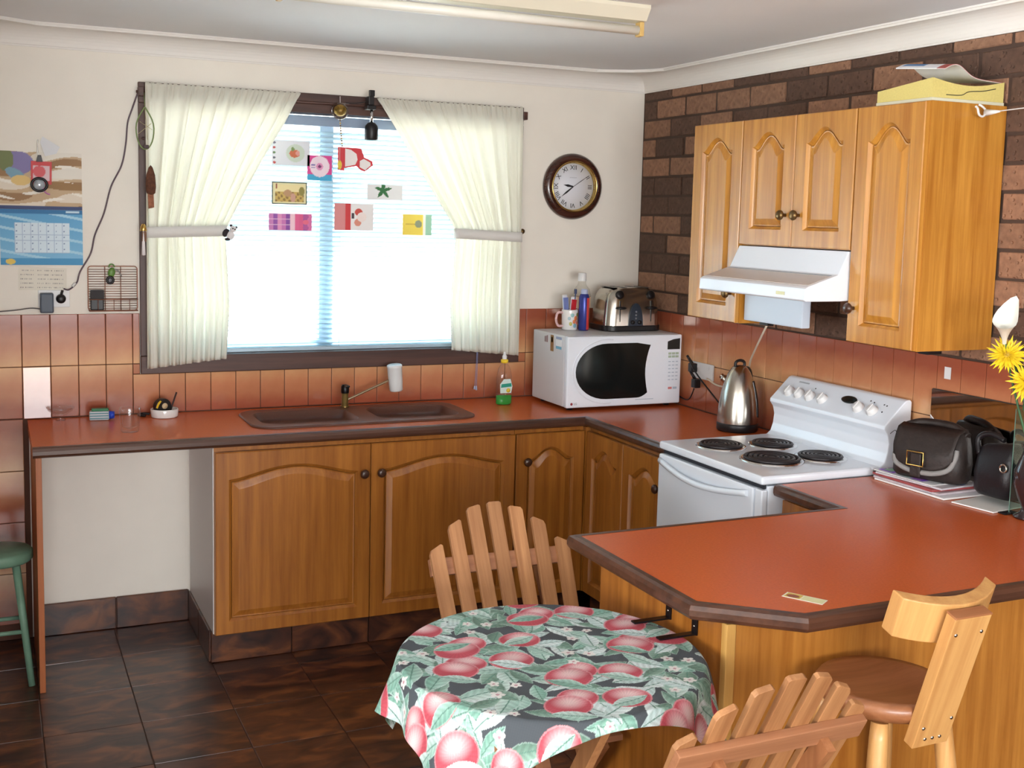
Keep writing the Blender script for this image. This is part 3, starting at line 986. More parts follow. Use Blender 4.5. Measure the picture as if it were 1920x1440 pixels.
mk('tap_body', mat('antique_brass', (128, 108, 62), 0.3, metal=0.8), tap, lambda bm: lathe(bm, [(0.019, 0), (0.019, 0.004), (0.0145, 0.008), (0.0145, 0.062), (0.012, 0.064), (0, 0.064)]))
mk('lever_cap', M_blackm, tap, lambda bm: (lathe(bm, [(0.0165, 0.060), (0.0175, 0.066), (0.0175, 0.088), (0.013, 0.096), (0, 0.098)]), box(bm, (-0.008, -0.05, 0.090), (0.008, -0.012, 0.098), 0.003)))
mk('spout', mat('tan_pipe', (150, 128, 100), 0.35, metal=0.5), tap, lambda bm: tube(bm, [(0.01, 0, 0.03), (0.05, -0.005, 0.048), (0.20, -0.012, 0.112)], 0.005))
mk('filter_cartridge', M_whitep, tap, lambda bm: lathe(bm, [(0, -0.058), (0.026, -0.058), (0.029, -0.054), (0.031, -0.02), (0.0325, 0.045), (0.0335, 0.047), (0.0335, 0.056), (0.030, 0.059), (0, 0.059)]), (0.222, -0.014, 0.120), (0.05, -0.10, 0))

# ------------------------------------------------------------------ stove
SY_L, SY_R = -1.268, -1.902
sw = SY_L - SY_R
stove = thing('electric_stove', 'white upright electric stove with four dark hotplates', 'stove', (0, SY_L, 0), -math.pi / 2)
# local: x along width (0..sw), y = -worldx direction -> local +y is towards the wall; front towards -y. world x = local y
def sbody(bm):
    box(bm, (0.004, -0.610, 0.02), (sw - 0.004, -0.03, 0.888), 0.004)
mk('body', M_white, stove, sbody)
mk('cooktop', M_white, stove, lambda bm: box(bm, (0, -0.638, 0.893), (sw, -0.135, 0.922), 0.011, 3))
M_gap = mat('dark_gap', (40, 44, 52), 0.6)
mk('vent_gap', M_gap, stove, lambda bm: box(bm, (0.012, -0.622, 0.878), (sw - 0.012, -0.612, 0.8925)))
dr = mk('oven_door', M_white, stove, lambda bm: box(bm, (0.004, -0.640, 0.22), (sw - 0.045, -0.612, 0.876), 0.010, 3))
mk('side_strip', M_white, stove, lambda bm: box(bm, (sw - 0.040, -0.636, 0.22), (sw - 0.002, -0.612, 0.876), 0.006, 3))
def handle(bm):
    n = 20; L0, L1 = 0.02, sw - 0.07
    rings = []
    for i in range(n + 1):
        t = i / n
        xx = L0 + (L1 - L0) * t
        b = math.sin(math.pi * t)
        zc = 0.852 - 0.030 * b; yc = -0.6405 - 0.020 * b
        rings.append([bm.verts.new((xx, yc + a, zc + c)) for a, c in ((0.0, 0.012), (-0.010, 0.009), (-0.013, 0.0), (-0.010, -0.008), (0.0, -0.011))])
    for A, B in zip(rings, rings[1:]):
        for j in range(4):
            bm.faces.new((A[j], A[j + 1], B[j + 1], B[j])).smooth = True
        bm.faces.new((A[4], A[0], B[0], B[4]))
    bm.faces.new(rings[0]); bm.faces.new(list(reversed(rings[-1])))
mk('door_handle', M_white, dr, handle, recalc=True)
mk('lower_drawer', M_white, stove, lambda bm: box(bm, (0.004, -0.636, 0.03), (sw - 0.004, -0.612, 0.212), 0.008, 3))
gp = [(-0.185, 0.9215), (-0.150, 0.9215), (-0.132, 0.935), (-0.122, 0.965), (-0.118, 1.000), (-0.126, 1.030), (-0.142, 1.050), (-0.140, 1.062), (-0.055, 1.143), (-0.045, 1.147), (-0.032, 1.147), (-0.026, 1.140), (-0.026, 0.90), (-0.185, 0.90)]
guard = mk('backguard', M_white, stove, lambda bm: prism(bm, gp, 0.0, sw, 'X', 0.004))
mk('end_cap_line', M_gap, guard, lambda bm: tube(bm, [(sw + 0.0005, -0.115, 1.035), (sw + 0.0005, -0.095, 1.046), (sw + 0.0005, -0.085, 1.035), (sw + 0.0005, -0.083, 1.02)], 0.0012, n=5))
pn = Vector((0, -0.081, 0.085)).normalized()
def on_panel(u, f):   # point on the slanted fascia
    return Vector((u, -0.140 + 0.085 * f, 1.062 + 0.081 * f))
prot = (math.radians(43.6), 0, 0)
for u in (0.075, 0.133, 0.198, 0.268, 0.463, 0.533):
    kb = mk('control_knob', M_whitep, guard, lambda bm: (lathe(bm, [(0.0225, 0), (0.0225, 0.004), (0.019, 0.006), (0.0175, 0.018), (0.015, 0.020), (0, 0.020)], n=24), box(bm, (-0.003, -0.017, 0.0195), (0.003, 0.017, 0.0235), 0.001)), on_panel(u, 0.40) + pn * 0.0004, prot)
mk('clock_display', mat('dark_display', (34, 36, 34), 0.15), guard, lambda bm: lathe(bm, [(0.040, 0), (0.040, 0.002), (0.034, 0.003), (0, 0.003)], sy=0.42), on_panel(0.391, 0.62) + pn * 0.0004, prot)
for u, f in ((0.19, .75), (0.49, .75), (0.51, .72), (0.56, .72), (0.575, .70), (0.575, .45)):
    mk('indicator_mark', M_gap, guard, lambda bm: lathe(bm, [(0.003, 0), (0.003, 0.0008), (0, 0.0008)], n=8), on_panel(u, f) + pn * 0.0003, prot)
mk('fascia_print', mat('pale_grey_print', (170, 178, 186), 0.5), guard, lambda bm: box(bm, (-0.03, -0.003, 0), (0.03, 0.003, 0.0006)), on_panel(0.11, 0.88) + pn * 0.0003, prot)
M_coil = mat('dark_hotplate', (52, 48, 50), 0.4, metal=0.5)
for u, yy, R in ((0.165, -0.475, 0.078), (0.205, -0.275, 0.076), (0.420, -0.440, 0.098), (0.445, -0.250, 0.078)):
    b = mk('hotplate', M_chrome, stove, lambda bm: lathe(bm, [(R + 0.014, 0), (R + 0.013, 0.004), (R + 0.006, 0.005), (R + 0.002, 0.001), (0.01, 0.001), (0, 0.001)], n=40), (u, yy, 0.9222))
    def coils(bm):
        k = 5
        for i in range(k):
            r = R * (0.28 + 0.72 * i / (k - 1)) - 0.005
            tube(bm, [(r * math.cos(a), r * math.sin(a), 0.008) for a in [2 * math.pi * j / 40 for j in range(40)]], 0.0058, n=6, closed=True)
        lathe(bm, [(0.012, 0.002), (0.012, 0.010), (0, 0.011)], n=12)
    mk('coil', M_coil, b, coils)

# ------------------------------------------------------------------ rangehood
hood = thing('rangehood', 'white slide-out rangehood under the short oak cabinet', 'rangehood', (0, -1.292, 0), -math.pi / 2)
hw = 0.608
hp = [(-0.02, 1.652), (-0.334, 1.652), (-0.372, 1.575), (-0.492, 1.537), (-0.503, 1.530), (-0.505, 1.492), (-0.498, 1.488), (-0.36, 1.488), (-0.02, 1.505)]
mk('canopy', M_white, hood, lambda bm: prism(bm, hp, 0.0, hw, 'X', 0.003))
mk('vent_slot', mat('slot_grey', (130, 132, 136), 0.5), hood, lambda bm: box(bm, (0.02, -0.386, 1.5695), (hw - 0.02, -0.376, 1.5725)))
def hoodtop(bm):
    a = math.atan2(0.038, 0.12)
    box(bm, (0.012, -0.484, 1.5425), (hw - 0.012, -0.392, 1.5435))
    for v in bm.verts:
        v.co.z += (v.co.y + 0.44) * 0.3166 + 0.0115 - 0.0005
mk('top_plate', mat('warm_grey_enamel', (206, 198, 194), 0.35), hood, hoodtop)
mk('badge', mat('gold_badge', (180, 168, 132), 0.3, metal=0.6), hood, lambda bm: box(bm, (0.460, -0.5065, 1.503), (0.505, -0.5053, 1.514)))
mk('motor_box', mat('pale_blue_white', (206, 218, 232), 0.3), hood, lambda bm: box(bm, (0.008, -0.305, 1.372), (0.350, -0.268, 1.490), 0.004))
mk('socket', M_black, hood, lambda bm: box(bm, (0.10, -0.30, 1.362), (0.15, -0.272, 1.3715), 0.002))
hc = mk('hood_cable', mat('cream_cord', (222, 208, 186), 0.5), None, lambda bm: tube(bm, [(-0.285, -1.417, 1.3605), (-0.22, -1.29, 1.29), (-0.10, -1.08, 1.19), (-0.040, -0.98, 1.13), (-0.024, -0.88, 1.05), (-0.026, -0.76, 1.03), (-0.030, -0.670, 1.050)], 0.004))
tag(hc, 'cream power cord running from the rangehood down behind the kettle', 'cord')

def cyl_box(bm, a, b, w, d):
    a, b = Vector(a), Vector(b)
    dr_ = (b - a); L = dr_.length
    q = dr_.to_track_quat('Z', 'Y').to_matrix().to_4x4()
    vs = box(bm, (-w, -d, 0), (w, d, L))
    # keep local x along world x
    X = Vector((1, 0, 0)); Z = dr_.normalized(); Y = Z.cross(X).normalized(); X = Y.cross(Z)
    R = Matrix((X, Y, Z)).transposed().to_4x4()
    bmesh.ops.transform(bm, matrix=Matrix.Translation(a) @ R, verts=vs)

def lathe_between(bm, a, b):
    a, b = Vector(a), Vector(b)
    pts = [a + (b - a) * t for t in (0, .05, .25, .5, .7, .72, .75, .9, 1)]
    tube(bm, pts, [0.018, 0.020, 0.023, 0.025, 0.023, 0.020, 0.022, 0.019, 0.016], n=14, smooth_path=False)

# ------------------------------------------------------------------ chairs
M_slatw = wood('weathered_pine', (138, 90, 54), (180, 130, 86), 'Z', 0.5, rand=0.10, knots=True)
M_slatx = wood('weathered_pine_rail', (130, 82, 54), (168, 116, 82), 'X', 0.5, rand=0.06, knots=True)
M_slaty = wood('weathered_pine_leg', (124, 74, 44), (168, 112, 72), 'Z', 0.5)
def folding_chair(label, loc, rotz, group):
    c = thing('folding_chair', label, 'chair', loc, rotz, group)
    rec = math.tan(math.radians(28)); yb = -0.185
    def back_y(z): return yb - (z - 0.43) * rec
    tops = [0.815, 0.872, 0.906, 0.920, 0.916, 0.882, 0.825]
    for i in range(7):
        k = i - 3
        xb_, xt = k * 0.058, k * 0.066
        ztop = tops[i]; z0 = 0.40
        L = math.hypot(ztop - z0, (ztop - z0) * rec)
        def sl(bm, L=L, k=k):
            w, t = 0.021, 0.0065
            sh = 0.016 * (-1 if k < 0 else 1) * min(2, abs(k)) * 0.7
            poly = [(-w, 0), (w, 0), (w, L - max(0, sh) - 0.004), (w - 0.006, L - max(0, sh) * 0.6), (-w + 0.006, L + min(0, sh) * 0.6), (-w, L + min(0, sh) - 0.004)]
            prism(bm, poly, -t, t, 'Y', 0.0015)
        tilt_fan = math.atan2(xt - xb_, L)
        s = mk('slat', M_slatw, c, sl, (xb_, back_y(z0) + 0.011, z0))
        s.rotation_euler = (math.radians(28), tilt_fan, 0)
    for z, hh in ((0.765, 0.024), (0.455, 0.02)):
        r = mk('back_rail', M_slatx, c, lambda bm: box(bm, (-0.215, -0.009, -hh), (0.215, 0.009, hh), 0.002), (0, back_y(z) - 0.0065, z), (math.radians(28), 0, 0))
    for s in (-1, 1):
        # back leg: from the front foot up to the back rail;  front leg: from rear foot up to the seat front
        xa = s * 0.122
        def leg(bm, a, b, w=0.011, d=0.02):
            cyl_box(bm, a, b, w, d)
        mk('leg', M_slaty, c, lambda bm: cyl_box(bm, (xa, 0.14, 0.001), (xa, back_y(0.75) - 0.028, 0.75), 0.010, 0.019))
        xb2 = s * 0.098
        mk('leg', M_slaty, c, lambda bm: cyl_box(bm, (xb2, -0.24, 0.001), (xb2, 0.08, 0.41), 0.010, 0.019))
    for j in range(5):
        yy = -0.135 + 0.058 * j
        mk('seat_slat', M_slatx, c, lambda bm: box(bm, (-0.132, -0.024, -0.008), (0.132, 0.024, 0.008), 0.003), (0, yy, 0.432))
    mk('stretcher', M_slatx, c, lambda bm: cyl(bm, (-0.10, -0.185, 0.06), (0.10, -0.185, 0.06), 0.008, n=8))
    return c
folding_chair('weathered pine folding chair in front of the sink cabinet doors', (-1.590, -2.345, 0), math.pi, 'folding slat chairs at the small round table')
folding_chair('weathered pine folding chair beside the bar stool, its back rail in view', (-1.575, -2.835, 0), 0, 'folding slat chairs at the small round table')

# ------------------------------------------------------------------ bar stool
M_stool = wood('blond_pine', (186, 132, 76), (212, 162, 100), 'Z', 0.4, coat=0.2)
M_seatw = wood('dark_pine_seat', (128, 78, 46), (160, 104, 68), 'X', 0.35, coat=0.25)
stool = thing('bar_stool', 'pine bar stool with a curved back board at the breakfast bar', 'bar stool', (-1.135, -3.022, 0))
mk('seat', M_seatw, stool, lambda bm: lathe(bm, [(0, 0.705), (0.10, 0.705), (0.135, 0.712), (0.147, 0.728), (0.147, 0.742), (0.140, 0.752), (0.12, 0.751), (0.07, 0.742), (0, 0.739)], n=36))
for i, (sx, sy) in enumerate(((-1, -1), (1, -1), (-1, 1), (1, 1))):
    mk('leg', M_stool, stool, lambda bm: lathe_between(bm, (sx * 0.085, sy * 0.085, 0.706), (sx * 0.155, sy * 0.155, 0.0015)))
for a, b, z in (((-1, -1), (1, -1), .25), ((-1, 1), (1, 1), .25), ((-1, -1), (-1, 1), .32), ((1, -1), (1, 1), .32)):
    k = 0.085 + 0.07 * (0.706 - z) / 0.705
    mk('stretcher', M_stool, stool, lambda bm: cyl(bm, (a[0] * k, a[1] * k, z), (b[0] * k, b[1] * k, z), 0.011, n=12))
rec = math.radians(-17)
post = mk('back_post', M_stool, stool, lambda bm: box(bm, (-0.048, -0.013, -0.02), (0.048, 0.013, 0.300), 0.002), (-0.003, -0.138, 0.690))
post.rotation_euler = (math.radians(17), 0, 0)
mk('post_cap', wood('dark_pine_cap', (150, 92, 56), (176, 118, 78), 'X', 0.3, coat=0.4), post, lambda bm: box(bm, (-0.0485, -0.0135, 0.300), (0.0485, 0.0135, 0.304), 0.001))
for xx, zz in ((-0.034, 0.262), (0.034, 0.262), (0.036, 0.045), (-0.034, 0.03), (-0.02, 0.0), (0.0, 0.0), (0.02, 0.0)):
    mk('screw', M_steel, post, lambda bm: lathe(bm, [(0.0042, 0), (0.0035, 0.0015), (0, 0.002)], n=10), (xx, -0.0131, zz), (math.pi / 2, 0, 0))
def board(bm):
    n = 18; A = []; B = []
    for i in range(n + 1):
        t = -1 + 2 * i / n
        xx = 0.125 * t
        yc = 0.045 * t * t
        th = 0.016 + 0.010 * (abs(t) > 0.999) * 0
        A.append((xx, yc - th)); B.append((xx, yc + th))
    poly = A + list(reversed(B))
    prism(bm, poly, -0.046, 0.046, 'Z', 0.003)
bd = mk('back_board', M_stool, stool, board, (0.002, -0.184, 0.952))
bd.rotation_euler = (math.radians(17), 0, 0)

# green stool
M_green = mat('sage_green_paint', (112, 146, 124), 0.5, var=0.12, vscale=18)
gs = thing('round_stool', 'sage green painted round stool beside the open worktop bay', 'stool', (-2.890, -0.415, 0))
mk('seat', M_green, gs, lambda bm: lathe(bm, [(0, 0.448), (0.108, 0.448), (0.116, 0.456), (0.116, 0.482), (0.108, 0.490), (0, 0.490)], n=32))
for sx, sy in ((1, -1), (-1, -1), (1, 1), (-1, 1)):
    mk('leg', M_green, gs, lambda bm: cyl(bm, (sx * 0.055, sy * 0.055, 0.449), (sx * 0.100, sy * 0.100, 0.001), 0.014, 0.012, n=12))
for (a, b, z) in (((1, -1), (-1, -1), .2), ((1, 1), (-1, 1), .2), ((1, 1), (1, -1), .14)):
    k = 0.055 + 0.045 * (0.449 - z) / 0.448
    mk('stretcher', M_green, gs, lambda bm: cyl(bm, (a[0] * k, a[1] * k, z), (b[0] * k, b[1] * k, z), 0.008, n=10))

# ------------------------------------------------------------------ round table, cloth, hooks
TX, TY, TZ, TR = -1.80, -2.725, 0.788, 0.325
table = thing('folding_table', 'small round wooden folding table under the fruit-print cloth', 'table', (TX, TY, 0))
for i in range(7):
    x0 = -TR + 2 * TR * i / 7 + 0.003; x1 = -TR + 2 * TR * (i + 1) / 7 - 0.003
    def pl(bm):
        ns_ = 8; pts = []
        for j in range(ns_ + 1):
            xx = x0 + (x1 - x0) * j / ns_
            pts.append((xx, math.sqrt(max(0, TR ** 2 - xx ** 2)) if abs(xx) < TR else 0.02))
        poly = pts + [(a, -b) for a, b in reversed(pts)]
        prism(bm, poly, TZ - 0.018, TZ, 'Z')
    mk('top_plank', M_slatw, table, pl)
for yy in (-0.17, 0.17):
    mk('cleat', M_slatx, table, lambda bm: box(bm, (-0.25, yy - 0.02, TZ - 0.045), (0.25, yy + 0.02, TZ - 0.0185), 0.002))
for xx, o1 in ((0.015, 0.0), (-0.22, 0.0)):
    mk('leg', M_slatw, table, lambda bm: cyl_box(bm, (xx - 0.011, 0.24, 0.001), (xx - 0.011, -0.235, TZ - 0.046), 0.010, 0.02))
    mk('leg', M_slatx, table, lambda bm: cyl_box(bm, (xx + 0.011, -0.24, 0.001), (xx + 0.011, 0.235, TZ - 0.046), 0.010, 0.02))
for yy, zz in ((0.16, 0.12), (-0.16, 0.12)):
    mk('stretcher', M_slatx, table, lambda bm: box(bm, (-0.225, yy - 0.011, zz - 0.017), (0.02, yy + 0.011, zz + 0.017), 0.002))

def cloth_pattern(U, V):
    """fruit, leaves and blossom on charcoal; U,V in metres on the flat cloth."""
    n = U.size
    col = np.empty((n, 3)); col[:] = (76, 82, 88)
    tex = np.sin(U * 900) * np.sin(V * 900)
    rs = np.random.default_rng(21)
    P = 0.135
    def leafs(cx, cy, ang, L, w, c1, c2):
        c, s = math.cos(ang), math.sin(ang)
        du, dv = U - cx, V - cy
        a = (du * c + dv * s) / L; b = (-du * s + dv * c) / w
        width = np.clip(1 - np.abs(2 * a - 1) ** 1.7, 0, 1)
        m = (a > 0) & (a < 1) & (np.abs(b) < width)
        t = np.clip(0.5 + 0.5 * b / np.maximum(width, 1e-3), 0, 1)[:, None]
        vein = (np.abs(b) < 0.06)[:, None]
        stripes = (0.06 * np.sin(a * 40 + np.abs(b) * 6))[:, None]
        cc = np.array(c1) * (1 - t) + np.array(c2) * t
        cc = cc * (1 + stripes); cc = np.where(vein, np.array((96, 140, 124)), cc)
        col[m] = np.clip(cc, 0, 255)[m]
        edge = m & (np.abs(b) > width - 0.12)
        col[edge] = col[edge] * 0.6 + np.array((225, 240, 236)) * 0.4
    def fruit(cx, cy, r, ang):
        d = ell(U, V, cx, cy, r * 1.12, r, ang)
        m = d < 1
        du = (U - cx) / r; dv = (V - cy) / r
        l = np.clip(1.0 - ell(U, V, cx + r * .22 * math.cos(ang), cy + r * .3, r * .95, r * .75, ang), 0, 1)[:, None]
        streak = 0.035 * np.sin(np.arctan2(dv, du) * 26 + np.sqrt(du ** 2 + dv ** 2) * 3)[:, None]
        cc = np.array((196, 78, 92)) * (1 - l) + np.array((240, 206, 206)) * l
        cc = cc * (1 + streak)
        col[m] = np.clip(cc, 0, 255)[m]
        rim = m & (d > 0.86)
        col[rim] = col[rim] * 0.55 + np.array((246, 214, 214)) * 0.45
    def blossom(cx, cy, r):
        for k in range(5):
            a = 2 * math.pi * k / 5 + cx * 40
            m = ell(U, V, cx + r * .6 * math.cos(a), cy + r * .6 * math.sin(a), r * .5, r * .38, a) < 1
            col[m] = (238, 236, 232)
        m = ell(U, V, cx, cy, r * .28, r * .28) < 1
        col[m] = (198, 150, 160)
    mints = [((150, 190, 176), (206, 226, 220)), ((118, 168, 150), (176, 210, 198)), ((186, 212, 210), (226, 238, 238)), ((96, 128, 112), (150, 184, 168))]
    cells = []
    for j in range(-1, 8):
        for i in range(-1, 9):
            cells.append((i * P + (P / 2 if j % 2 else 0) + rs.uniform(-.02, .02), j * P * 0.86 + rs.uniform(-.015, .015), i + 2 * j))
    for cx, cy, k in cells:
        for q in range(9):
            c1, c2 = mints[rs.integers(0, 4)]
            a = rs.uniform(0, 6.28)
            leafs(cx + rs.uniform(-.05, .05), cy + rs.uniform(-.05, .05), a, rs.uniform(.07, .115), rs.uniform(.016, .026), c1, c2)
    for cx, cy, k in cells:
        if k % 3 == 0:
            for q in range(3):
                blossom(cx + .03 * math.cos(q * 1.9), cy + .03 * math.sin(q * 2.3), rs.uniform(.010, .015))
        else:
            a = rs.uniform(-.5, .5)
            if k % 3 == 1:
                fruit(cx + .034, cy + .026, .040, a)
            fruit(cx, cy, rs.uniform(.042, .050), a)
            c1, c2 = mints[rs.integers(0, 3)]
            leafs(cx - .05, cy + rs.uniform(-.03, .02), rs.uniform(-.9, .5), .095, .020, c1, c2)
    col *= 0.88 * (1 + 0.03 * tex)[:, None]
    return np.clip(col, 0, 255)

def make_cloth():
    x0, x1, y0, y1 = -2.235, -1.445, -3.080, -2.385
    nx, ny = 400, 352
    X, Y = np.meshgrid(np.linspace(x0, x1, nx + 1), np.linspace(y0, y1, ny + 1))
    X = X.ravel(); Y = Y.ravel()
    col = cloth_pattern(X - x0, Y - y0)
    R = TR + 0.004
    dx, dy = X - TX, Y - TY
    # slightly turned weave
    r = np.sqrt(dx ** 2 + dy ** 2); th = np.arctan2(dy, dx)
    e = np.maximum(0, r - R)
    fold = 0.5 + 0.5 * np.sin(th * 9 + 0.7) ; fold2 = np.sin(th * 17 + 2.0)
    flare = 0.08 + 0.24 * fold + 0.08 * fold2
    lip = 0.010
    rr = np.where(e > 0, R + lip * (1 - np.exp(-e / lip)) + flare * np.maximum(0, e - lip) , r)
    drop = np.where(e > 0, np.maximum(0, e - lip * 0.6 * (1 - np.exp(-e / lip))) * np.sqrt(np.maximum(0.2, 1 - flare ** 2)), 0)
    # where the breakfast bar side is close the cloth hangs straight
    px = TX + rr * np.cos(th); py = TY + rr * np.sin(th)
    px = np.minimum(px, -1.4365 - 0.002)
    pz = TZ + 0.0022 - drop + 0.0012 * np.sin(X * 60) * np.sin(Y * 47) * (e <= 0)
    vs = np.stack([px - TX, py - TY, pz - TZ], 1)
    n = X.size
    idx = np.arange(n).reshape(ny + 1, nx + 1)
    faces = np.stack([idx[:-1, :-1].ravel(), idx[:-1, 1:].ravel(), idx[1:, 1:].ravel(), idx[1:, :-1].ravel()], 1)
    me = bpy.data.meshes.new('tablecloth')
    me.from_pydata(vs.tolist(), [], faces.tolist())
    me.polygons.foreach_set('use_smooth', np.ones(len(faces), bool))
    c = col / 255.0; c = np.where(c <= 0.04045, c / 12.92, ((c + 0.055) / 1.055) ** 2.4)
    at = me.attributes.new('ink', 'FLOAT_COLOR', 'POINT')
    rgba = np.ones((n, 4)); rgba[:, :3] = c
    at.data.foreach_set('color', rgba.ravel())
    m = print_mat('printed_cotton', 0.85)
    add_bump(m.node_tree, m.node_tree.nodes.new('ShaderNodeTexCoord').outputs['Object'], 700, 0.15, 0.001)
    me.materials.append(m)
    o = bpy.data.objects.new('tablecloth', me); COL.objects.link(o)
    o.location = (TX, TY, TZ)
    md = o.modifiers.new('thick', 'SOLIDIFY'); md.thickness = 0.0012; md.offset = 1
    return o
tag(make_cloth(), 'charcoal cloth printed with red fruit and mint leaves on the round table', 'tablecloth')

for yy, lab in ((-2.618, 'black steel strap hooking the table to the bar, nearer the sink'), (-2.730, 'black steel strap hooking the table to the bar, nearer the bar stool')):
    h = thing('table_hook', lab, 'bracket', (-1.4335, yy, TZ + 0.006), 0, 'steel straps joining table and bar')
    mk('upright_strap', M_blackm, h, lambda bm: box(bm, (-0.0042, -0.010, -0.002), (0.0002, 0.010, 0.060), 0.0005))
    mk('flat_strap', M_blackm, h, lambda bm: box(bm, (-0.100, -0.009, -0.001), (-0.0044, 0.009, 0.003), 0.0005))
    for zz in (0.018, 0.045):
        mk('screw', M_steel, h, lambda bm: lathe(bm, [(0.003, 0), (0.002, 0.0012), (0, 0.0014)], n=8), (-0.0043, 0, zz), (0, -math.pi / 2, 0))

# ------------------------------------------------------------------ microwave and what stands on it
mw = thing('microwave_oven', 'white microwave oven with a dark rounded door window in the corner', 'microwave', (-0.325, -0.285, ZC + 0.001))
MWX, MWY, MWZ0, MWZ1 = 0.292, 0.170, 0.016, 0.330
mk('case', mat('microwave_white', (216, 216, 220), 0.35), mw, lambda bm: box(bm, (-MWX, -MWY + 0.022, MWZ0), (MWX, MWY, MWZ1), 0.006))
front = mk('front_panel', M_white, mw, lambda bm: box(bm, (-MWX, -MWY - 0.010, MWZ0 - 0.002), (MWX, -MWY + 0.0215, MWZ1 - 0.001), 0.009, 3))
def mw_window(bm):
    pts = []
    cx, cz = -0.075, 0.172
    n = 18
    # rounded left half, gently bowed right edge
    for i in range(n + 1):
        a = math.pi / 2 + math.pi * i / n
        pts.append((cx + 0.155 * math.cos(a) - 0.02, cz + 0.124 * math.sin(a)))
    for i in range(5):
        t = i / 4
        pts.append((0.06 + 0.055 * t, cz - 0.124 + 0.022 * t * t))
    for i in range(1, 8):
        t = i / 8
        pts.append((0.115 - 0.018 * math.sin(math.pi * t) + 0.008 * t, cz - 0.102 + 0.215 * t))
    for i in range(4):
        t = i / 3
        pts.append((0.125 - 0.07 * t, cz + 0.113 + 0.011 * t))
    prism(bm, pts, -MWY - 0.0125, -MWY - 0.0102, 'Y')
mk('door_window', mat('smoked_glass', (20, 24, 24), 0.12), front, mw_window)
def mw_rim(bm):
    cx, cz = -0.095, 0.172
    pts = []
    for i in range(15):
        a = math.pi * 0.45 + math.pi * 1.10 * i / 14
        pts.append((cx + 0.170 * math.cos(a), -MWY - 0.0105, cz + 0.142 * math.sin(a)))
    tube(bm, pts, 0.003, n=6)
mk('door_rim', M_white, front, mw_rim)
mk('display', mat('mw_display', (30, 34, 34), 0.2), front, lambda bm: prism(bm, [(0.215, 0.262), (0.280, 0.262), (0.280, 0.312), (0.245, 0.308), (0.215, 0.298)], -MWY - 0.0115, -MWY - 0.0102, 'Y'))
M_btn = mat('button_green_grey', (170, 188, 168), 0.5); M_btn2 = mat('button_blue_grey', (176, 190, 206), 0.5); M_btn3 = mat('button_red', (214, 130, 130), 0.5)
for r in range(2):
    for c in range(3):
        mk('button', M_btn, front, lambda bm: box(bm, (-0.008, -0.0008, -0.005), (0.008, 0, 0.005)), (0.229 + 0.019 * c, -MWY - 0.0103, 0.243 - 0.014 * r))
for r in range(6):
    for c in range(3):
        mk('button', M_btn2, front, lambda bm: box(bm, (-0.006, -0.0008, -0.002), (0.006, 0, 0.002)), (0.229 + 0.019 * c, -MWY - 0.0103, 0.206 - 0.0165 * r))
for c, mm in ((0, M_btn3), (1, M_btn2)):
    mk('button', mm, front, lambda bm: box(bm, (-0.010, -0.0008, -0.005), (0.010, 0, 0.005)), (0.235 + 0.026 * c, -MWY - 0.0103, 0.085))
M_grey = mat('grey_ink', (120, 122, 128), 0.6); M_redink = mat('dark_red_ink', (140, 40, 56), 0.5)
mk('logo_disc', M_redink, front, lambda bm: lathe(bm, [(0.006, 0), (0.006, 0.0006), (0, 0.0006)], n=16), (-0.266, -MWY - 0.0103, 0.032), (math.pi / 2, 0, 0))
text_part('LG', 0.013, M_grey, front, (-0.247, -MWY - 0.0106, 0.032), (math.pi / 2, 0, 0), 'logo_lettering')
mk('slogan_print', M_btn2, front, lambda bm: box(bm, (0.055, -MWY - 0.0108, 0.038), (0.150, -MWY - 0.0102, 0.041)))
# stickers on the left flank (facing -x)
def sticker(name, c, y0, y1, z0, z1):
    mk(name, mat('sticker_' + name, c, 0.5), mw, lambda bm: box(bm, (-MWX - 0.0012, y0, z0), (-MWX - 0.0002, y1, z1)))
sticker('gold_sticker', (150, 110, 64), -0.042, -0.012, 0.250, 0.322)
sticker('gold_sticker_inset', (226, 196, 140), -0.035, -0.019, 0.290, 0.312)
sticker('blue_label', (150, 158, 186), -0.120, -0.066, 0.309, 0.320)
sticker('teal_label', (120, 180, 206), -0.120, -0.066, 0.266, 0.278)
sticker('white_label', (238, 238, 240), -0.120, -0.066, 0.279, 0.308)
for i in range(3):
    sticker('barcode', (120, 84, 84), 0.018 + i * 0.012, 0.024 + i * 0.012, 0.285, 0.316 - i * 0.003)
for sx in (-1, 1):
    for sy in (-1, 1):
        mk('foot', M_black, mw, lambda bm: cyl(bm, (sx * 0.25, sy * 0.13, 0.0), (sx * 0.25, sy * 0.13, 0.018), 0.014, n=12))
MT = ZC + 0.001 + MWZ1 + 0.0008

tst = thing('toaster', 'brushed steel four-slice toaster with black base on the microwave', 'toaster', (-0.193, -0.215, MT))
mk('base', M_black, tst, lambda bm: prism(bm, rrect(0, 0, 0.302, 0.205, 0.055), 0.0, 0.026, 'Z', 0.004))
def tbody(bm):
    loops = []
    for ins, z in ((0.002, 0.024), (0.004, 0.06), (0.010, 0.13), (0.018, 0.165), (0.030, 0.186), (0.048, 0.196), (0.07, 0.198)):
        loops.append([(a, b, z) for a, b in rrect(0, 0, 0.292 - 2 * ins, 0.200 - 1.3 * ins, 0.05, 6)])
    ring_fill(bm, loops)
body = mk('steel_shell', M_steel, tst, tbody, smooth=True)
mk('control_panel', mat('blue_black_plastic', (40, 50, 62), 0.3), tst, lambda bm: prism(bm, [(0.038 * math.cos(a), 0.03 + 0.100 * math.sin(a)) for a in [math.pi * i / 14 for i in range(15)]] + [(-0.040, 0.024), (0.040, 0.024)], -0.1035, -0.094, 'Y', 0.002))
